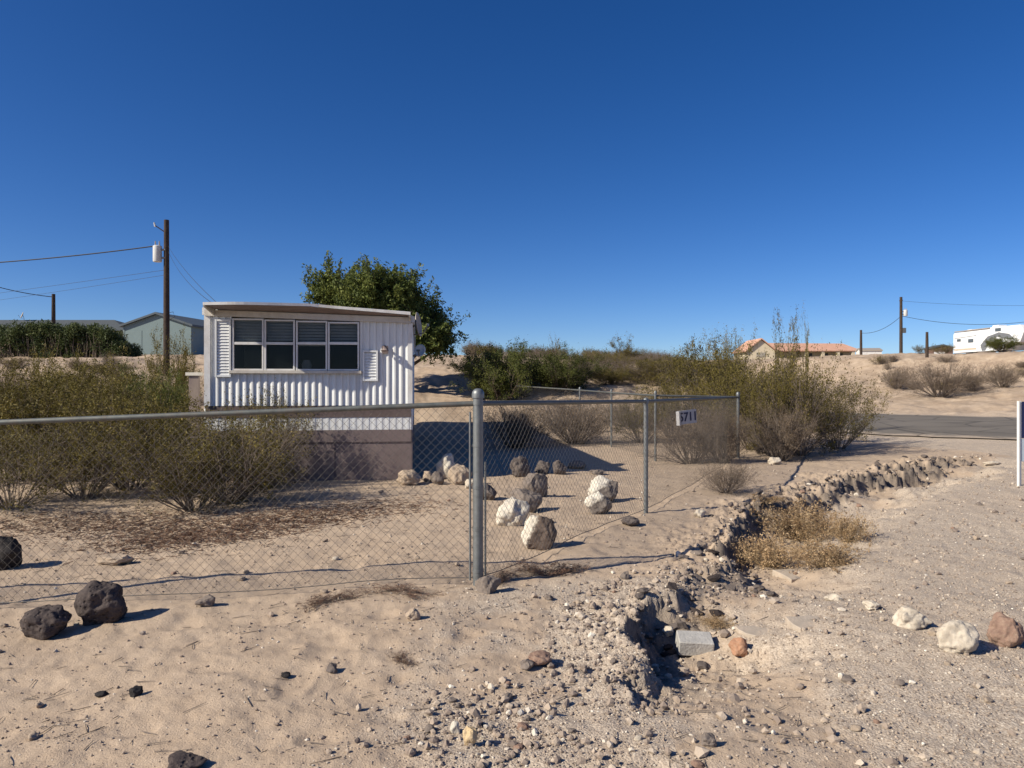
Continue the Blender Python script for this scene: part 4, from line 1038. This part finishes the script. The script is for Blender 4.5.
st.build('stringers', wood, t)
MB().box(-0.30, 0.42, 1.30, 2.6, 0.86, 0.92).box(-0.28, -0.2, 1.32, 1.4, -0.2, 0.858).box(-0.28, -0.2, 2.4, 2.5, -0.2, 0.858).build('landing', wood, t)
MB().box(-0.34, -0.17, 0.85, 0.93, -0.1, 1.80).build('half_wall', skirtm, t)
MB().box(-0.39, -0.12, 0.82, 0.96, 1.803, 1.86).build('cap_rail', cream, t)
MB().tube([(0.2, 0.05, 0.2), (0.2, 0.05, 1.0), (0.2, 1.2, 1.7)], 0.018, 8).build('handrail', galv, t, True)

# ------------------------------------------------------------------ poles and wires
polem = plain('creosoted_pole', (0.062, 0.045, 0.036), 0.9, 0.3, 6, 0.15, bump=0.5)
drum = plain('grey_transformer_paint', (0.62, 0.62, 0.61), 0.45, 0.06, 4, dirt=(0.35, 0.3, 0.25)); wirem = plain('black_cable', (0.03, 0.03, 0.032), 0.6, 0.1, 4)
def at(px, py, Y): return Vector(((px - CX) / F * Y, Y, EYE + (CY - py) / F * Y))
def pole(label, px, top, Y, r, trans=None, extras=True, lean=0.0, group=None):
    x = (px - CX) / F * Y; z = gz(x, Y); zt = at(px, top, Y).z
    t = thing('utility_pole', label, 'utility pole', (x, Y, z), 0, group); h = zt - z
    MB().tube([(0, 0, -0.3), (lean * 0.5, 0, h / 2), (lean, 0, h)], [r * 1.1, r, r * 0.85], 12).build('shaft', polem, t, True)
    if trans:
        sx_, hz, tr_, th = trans
        d_ = MB().tube([(sx_, -0.06, hz - th / 2 - z), (sx_, -0.06, hz - th / 2 - z + .03), (sx_, -0.06, hz + th / 2 - z - 0.03), (sx_, -0.06, hz + th / 2 - z)], [tr_ * .9, tr_, tr_, tr_ * 0.8], 16).build('transformer', drum, t, True)
        MB().box(min(0, sx_), max(0, sx_), -0.1, 0.02, hz - th * .3 - z, hz - th * 0.2 - z).box(min(0, sx_), max(0, sx_), -0.1, 0.02, hz + th * .2 - z, hz + th * 0.3 - z).build('bracket', galv, t)
        for q in (-0.08, 0.08): MB().tube([(sx_ + q, -0.06, hz + th / 2 - z), (sx_ + q, -0.06, hz + th / 2 - z + 0.18)], [0.03, 0.02], 8).build('bushing', dishm, d_, True)
    return t
tp = pole('tall dark wooden utility pole with a grey transformer, left of the trailer', 166.5, 220, 30, 0.115, (-0.34, at(0, 254, 30).z, 0.17, 0.66))
b0 = tp.location
ar = MB().tube([(0, -0.05, at(0, 233, 30).z - b0.z), (-0.42, -0.08, at(0, 226, 30).z - b0.z)], 0.022, 8).build('insulator_arm', polem, tp)
MB().tube([(-0.42, -0.08, at(0, 227, 30).z - b0.z), (-0.46, -0.08, at(0, 223, 30).z - b0.z)], [0.04, 0.03], 8).build('insulator', drum, ar, True)
MB().tube([(0.1, -0.05, at(0, 313, 30).z - b0.z), (0.3, -0.08, at(0, 312, 30).z - b0.z), (0.36, -0.06, at(0, 317, 30).z - b0.z), (0.1, -0.05, at(0, 320, 30).z - b0.z)], 0.012, 6).build('cable_loop', wirem, tp)
pole('short dark pole rising above the long hedge at the left', 53.5, 294, 55, 0.14)
rp = pole('wooden utility pole with a white transformer between the tile roof and the camper', 901, 297, 75, 0.15, (0.42, at(0, 313, 75).z, 0.20, 0.62))
MB().box(0.1, 0.42, -0.2, 0.05, at(0, 333, 75).z - rp.location.z, at(0, 328, 75).z - rp.location.z).build('meter_box', galv, rp)
MB().box(-0.05, 0.05, -0.25, 0.25, at(0, 301, 75).z - rp.location.z, at(0, 300, 75).z - rp.location.z).build('crossarm', polem, rp)
pole('short dark pole at the right end of the tile roof', 861, 330, 78, 0.13)
pole('weathered short post standing on the bank across the road', 927, 332, 52, 0.10)
def wire(label, A, B, sag, r, group='overhead wires'):
    n = 28; pts = [A.lerp(B, i / n) - Vector((0, 0, 4 * sag * (i / n) * (1 - i / n))) for i in range(n + 1)]
    m = MB().tube([p - A for p in pts], r, 6); tag(m.build('power_line', wirem, None, True, loc=A), label, 'wire', group)
wire('thick black cable leaving the tall pole transformer to the left', at(155, 246, 30), at(-190, 269, 31), 0.25, 0.024)
wire('upper thin wire fading to the left below the thick black cable', at(165, 270, 30), at(-190, 316, 62), 0.1, 0.007)
wire('lower thin wire fading to the left below the thick black cable', at(165, 275, 30), at(-190, 322, 62), 0.2, 0.006)
wire('sagging wire from the short pole behind the hedge up to the left edge', at(53.5, 297, 55), at(-140, 225, 50), 0.9, 0.03)
wire('upper service wire from the tall pole down to the trailer roof', at(168, 246, 30), at(216, 302, 14), 0.12, 0.005)
wire('lower service wire from the tall pole down to the trailer roof', at(168, 251, 30), at(212, 303, 14), 0.22, 0.005)
wire('sagging wire between the transformer pole and the short pole by the tile roof', at(900, 317, 75), at(861, 333, 78), 0.5, 0.022)
wire('low sagging wire from the transformer pole to the right edge over the camper', at(902, 316, 75), at(1120, 300, 70), 1.5, 0.022)
wire('high faint wire from the transformer pole top to the right edge', at(902, 301, 75), at(1120, 302, 70), 0.4, 0.012)

# ------------------------------------------------------------------ buildings far off
gsid = plain('grey_green_metal_siding', (0.17, 0.225, 0.23), 0.6, 0.05, 2); dshade = plain('slate_roofing', (0.085, 0.105, 0.125), 0.7, 0.12, 3)
def house_gable(name, label, cat, loc, rz, w, d, h, rise, wall, roof, over=0.35, group=None):
    """gable end towards -y, ridge along y"""
    t = thing(name, label, cat, loc, rz, group)
    m = MB().prism([(-w / 2, -0.6), (w / 2, -0.6), (w / 2, h), (0, h + rise), (-w / 2, h)], 0, d); m.build('wall', wall, t)
    m = MB(); k = rise / (w / 2); th = 0.16
    for s in (-1, 1):
        a = (s * (w / 2 + over), h - k * over + 0.012); b = (0.0, h + rise + 0.012)
        m.prism([a, b, (b[0], b[1] + th), (a[0], a[1] + th)], -over, d + over)
    m.build('roof', roof, t); return t
Y = 60; X = at(157, 355, Y).x
gl = at(157, 355, Y).z
gt = house_gable('garage', 'grey green metal garage with a low gable behind the tall pole', 'garage', (X, Y, gl), R(-6), 5.8, 7.0, 2.35, 0.95, gsid, dshade, 0.25)
MB().box(-2.4, -1.3, -0.02, 0.0, 0.0, 2.0).build('door', gsid, gt)
MB().box(-2.92, -2.78, -0.02, 0.02, 0, 2.3).box(2.78, 2.92, -0.02, 0.02, 0, 2.3).build('corner_trim', gsid, gt)
# long low house behind the hedge (ridge along x)
roofd = plain('dark_shingles', (0.085, 0.095, 0.10), 0.8, 0.15, 3); tanw = plain('stucco_wall', (0.40, 0.36, 0.30), 0.9, 0.08, 2)
Y = 66; A = at(-130, 330, Y); B = at(126, 330, Y); zg = gz(A.x, Y)
t = thing('low_house', 'long low house with a dark roof behind the hedge', 'house', (A.x, Y, zg)); wl_ = B.x - A.x; e = A.z - zg; rz_ = at(0, 316, Y).z - zg
MB().box(0.4, wl_ - 0.5, 0, 8, -0.6, e - 0.005).build('wall', tanw, t)
m = MB(); m.add([(-.3, -.5, e - .1), (wl_ + .3, -.5, e - .1), (wl_ + .3, 8.5, e - .1), (-.3, 8.5, e - .1), (3, 4, rz_), (wl_ - 3.2, 4, rz_), (-.3, -.5, e - .02), (wl_ + .3, -.5, e - .02), (wl_ + .3, 8.5, e - .02), (-.3, 8.5, e - .02)],
              [(3, 2, 1, 0), (0, 1, 7, 6), (1, 2, 8, 7), (2, 3, 9, 8), (3, 0, 6, 9), (6, 7, 5, 4), (7, 8, 5), (8, 9, 4, 5), (9, 6, 4)]); m.build('roof', roofd, t)
p = MB(); xx = at(62, 0, Y).x - A.x; p.box(xx, xx + 5, -0.06, 0.0, 0.8, e - 0.3); p.build('window', dshade, t)
Q = at(12, 314, 68)
dish('dark satellite dish above the long low roof at the far left', (Q.x, 69.5, Q.z), 0.30, R(-50), 20, dishm, [(0, 0.1, -0.3), (0, 0.1, -1.1)])
# tile roofed house
cr_w = plain('cream_stucco', (0.66, 0.56, 0.40), 0.9, 0.06, 2); tile = Mat('terracotta_tiles', 0.85, 0.15)
tc = tile.ramp(tile.noise(1.2, 6, 0.7, vec=tile.obj), (0.3, (0.56, 0.31, 0.21)), (0.7, (0.70, 0.43, 0.32)))
tc = tile.mix(tile.ramp(tile.math('FRACT', tile.math('MULTIPLY', tile.xyz(tile.obj)[0], 3.6)), (0.0, 1.0), (0.25, 0.0)), tc, (0.40, 0.20, 0.13)); tile.color(tc); tile = tile.m
Y = 108; A = at(757, 359, Y); B = at(858, 359, Y)
t = thing('tile_roofed_house', 'long cream house with a terracotta tile roof on the rise', 'house', (A.x, Y, A.z)); Lh = B.x - A.x; k = Y / F
m = MB().prism([(-1.9, -1), (2.1, -1), (2.1, 7.5 * k), (0.1, 18.5 * k), (-1.9, 7.5 * k)], -1.5, 5); m.box(2.105, Lh - 0.5, 1.2, 7, -1, 8.6 * k); m.build('wall', cr_w, t)
m = MB()
m.prism([(-2.2, 6.6 * k), (0.1, 19.2 * k), (0.1, 20.2 * k), (-2.4, 6.8 * k)], -1.8, 5); m.prism([(2.4, 6.6 * k), (0.1, 19.2 * k), (0.1, 20.2 * k), (2.6, 6.8 * k)], -1.8, 5)
m.add([(1.3, -1.2, 8.3 * k), (Lh, -1.2, 8.3 * k), (Lh, 7.4, 8.3 * k), (1.3, 7.4, 8.3 * k), (1.3, 3, 17.2 * k), (Lh - 0.9, 3, 16.6 * k), (1.3, -1.2, 7.4 * k), (Lh, -1.2, 7.4 * k), (Lh, 7.4, 7.4 * k), (1.3, 7.4, 7.4 * k)],
      [(0, 1, 5, 4), (1, 2, 5), (2, 3, 4, 5), (3, 0, 4), (6, 7, 1, 0), (7, 8, 2, 1), (8, 9, 3, 2), (9, 8, 7, 6)]); m.build('roof', tile, t)
for px in (804, 820, 835, 850):
    x_ = at(px, 0, Y).x - A.x; MB().box(x_ - 0.22, x_ + 0.22, -1.1, -0.7, -1, 7.3 * k).build('porch_column', cr_w, t)
for px in (812, 828, 843):
    x_ = at(px, 0, Y).x - A.x; w_ = MB().box(x_ - 0.5, x_ + 0.5, 1.14, 1.2, 0.2, 6 * k).build('window', dshade, t)
MB().box(-0.6, 0.7, -1.56, -1.5, 0.3, 6 * k).build('window', tanw, t)
# small sheds and a pale house peeping over
house_gable('white_shed', 'small white shed right of the tile roofed house', 'shed', (at(879, 357, 100).x, 100, at(0, 357, 100).z), R(80), 2.4, 2.6, 0.75, 0.3, wtrim, dishm, 0.1)
brn = plain('rust_brown_siding', (0.16, 0.095, 0.075), 0.9, 0.2, 2)
s_ = house_gable('brown_shed', 'low rust brown shed just left of the white camper', 'shed', (at(943, 357, 90).x, 90, at(0, 358, 90).z), R(-12), 2.2, 3.0, 1.2, 0.3, brn, dshade, 0.15)
MB().box(-1.0, 0.2, -0.03, 0.0, 0.2, 0.75).build('panel', wtrim, s_)
house_gable('pale_house', 'pale pink house mostly hidden behind the green bushes', 'house', (at(549, 363, 70).x, 72, at(0, 364, 70).z), R(90), 3.4, 4.2, 0.55, 0.5, cr_w, cream, 0.2)

# white camper trailer
rvw = plain('camper_white', (0.78, 0.78, 0.78), 0.4, 0.04, 2); swo = plain('grey_swoosh', (0.16, 0.165, 0.175), 0.4, 0.1, 3); beige = plain('beige_stripe', (0.50, 0.42, 0.32), 0.4, 0.05, 3)
blk = plain('black_rubber', (0.02, 0.02, 0.02), 0.8, 0.1, 8)
ox, oy = 50.1, 84.0; oz = gz(50.5, 78) + 0.1
t = thing('camper_trailer', 'big white camper trailer with a grey swoosh parked on the rise at the right edge', 'camper', (ox, oy, oz), R(-84))
MB().prism([(0, 0.5), (7.4, 0.5), (7.9, 1.25), (9.6, 1.25), (10.1, 2.3), (9.6, 2.98), (3.0, 2.98), (2.9, 2.90), (0.08, 2.72), (0, 2.55)], 0, 2.4).build('body', rvw, t, bevel=0.03)
MB().prism([(4.9, 0.56), (5.5, 1.4), (6.6, 1.95), (8.0, 1.6), (8.9, 1.6), (8.2, 2.15), (6.8, 2.4), (5.2, 2.05), (4.2, 1.2), (4.4, 0.56)], -0.012, -0.003).build('swoosh_stripe', swo, t)
MB().prism([(0.1, 0.75), (4.1, 0.75), (4.3, 0.95), (0.1, 0.95)], -0.011, -0.003).build('lower_stripe', beige, t)
MB().prism([(0.15, 2.1), (3.6, 2.25), (3.6, 2.31), (0.15, 2.16)], -0.010, -0.003).build('upper_stripe', swo, t)
for x0, x1, z0, z1 in ((2.35, 3.15, 1.55, 1.95), (6.3, 7.1, 2.5, 2.85), (0.6, 1.2, 1.75, 2.05)):
    MB().box(x0, x1, -0.03, -0.004, z0, z1).build('window', dshade, t, bevel=0.01)
MB().box(3.6, 4.15, -0.03, -0.004, 0.6, 2.25).build('door', rvw, t, bevel=0.01)
MB().tube([(0.3, -0.06, 2.86), (5.6, -0.06, 2.93)], 0.06, 8).build('awning', dishm, t, True)
MB().box(1.2, 1.9, 0.8, 1.5, 2.8, 3.08).build('roof_vent', rvw, t); MB().box(5.0, 5.9, 0.7, 1.7, 2.99, 3.25).build('air_conditioner', rvw, t, bevel=0.05)
for x in (2.3, 3.15):
    for y0 in (0.05, 2.1):
        MB().tube([(x, y0, 0.36), (x, y0 + 0.24, 0.36)], 0.38, 18).build('wheel', blk, t, True)
MB().box(8.2, 8.3, 0.4, 0.5, -0.05, 1.25).box(8.2, 8.3, 1.9, 2.0, -0.05, 1.25).build('landing_leg', galv, t)

# sign post at the right edge
navy = plain('dark_blue_panel', (0.018, 0.026, 0.085), 0.45, 0.1, 6); palep = plain('pale_blue_panel', (0.48, 0.55, 0.60), 0.5, 0.08, 6)
x, y, z = ground_at(1020, 486); y += 0.02
t = thing('yard_sign', 'white metal sign post with a dark blue panel cut by the right edge', 'sign', (x, y, z), R(4)); hh = EYE + (CY - 401) / F * y - z
MB().box(-0.028, 0.028, -0.014, 0.014, -0.15, hh).box(-0.028, -0.010, -0.030, -0.0145, -0.15, hh - 0.002).build('post', wtrim, t)
MB().box(0.030, 0.64, -0.012, 0.006, hh - 0.60, hh - 0.01).build('panel', navy, t, bevel=0.003)
MB().box(0.030, 0.64, -0.010, 0.004, hh - 0.98, hh - 0.612).build('lower_panel', palep, t, bevel=0.003)
MB().box(0.642, 0.70, -0.014, 0.014, -0.15, hh).build('post', wtrim, t)

# ------------------------------------------------------------------ light, sky, camera
AZ, EL = 24.9, 33.4
dvec = Vector((math.cos(R(AZ)) * math.cos(R(EL)), math.sin(R(AZ)) * math.cos(R(EL)), -math.sin(R(EL))))
sd = bpy.data.lights.new('sun', 'SUN'); sd.energy = 5.0; sd.angle = R(0.53); sd.color = (1.0, 0.93, 0.78)
so = bpy.data.objects.new('sun', sd); C.objects.link(so); so.rotation_euler = dvec.to_track_quat('-Z', 'Y').to_euler(); so.location = (-30, -15, 30)
w = bpy.data.worlds.new('World'); bpy.context.scene.world = w; w.use_nodes = True
sky = w.node_tree.nodes.new('ShaderNodeTexSky'); sky.sky_type = 'NISHITA'; sky.sun_disc = False
sky.sun_elevation = R(EL); sky.sun_rotation = math.atan2(-dvec.x, -dvec.y)
sky.altitude = 0; sky.air_density = 0.6; sky.dust_density = 0.4; sky.ozone_density = 3.0
hs = w.node_tree.nodes.new('ShaderNodeHueSaturation'); hs.inputs['Saturation'].default_value = 1.3; hs.inputs['Hue'].default_value = 0.51
bgn = w.node_tree.nodes['Background']; w.node_tree.links.new(sky.outputs[0], hs.inputs['Color']); w.node_tree.links.new(hs.outputs[0], bgn.inputs[0]); bgn.inputs[1].default_value = 0.096

cd = bpy.data.cameras.new('camera'); cam = bpy.data.objects.new('camera', cd); C.objects.link(cam)
cd.sensor_width = 36; cd.lens = F / 1024 * 36; cd.clip_start = 0.05; cd.clip_end = 4000
cam.location = (0, 0, EYE); cam.rotation_euler = (R(90), 0, 0)
sc = bpy.context.scene; sc.camera = cam
sc.render.engine = 'CYCLES'
sc.view_settings.view_transform = 'Standard'; sc.view_settings.look = 'None'; sc.view_settings.exposure = 0.30; sc.view_settings.gamma = 1.0
sc.cycles.use_denoising = True; sc.cycles.denoiser = 'OPENIMAGEDENOISE'; sc.cycles.denoising_input_passes = 'RGB_ALBEDO_NORMAL'
sc.cycles.max_bounces = 5; sc.cycles.diffuse_bounces = 1; sc.cycles.transparent_max_bounces = 8
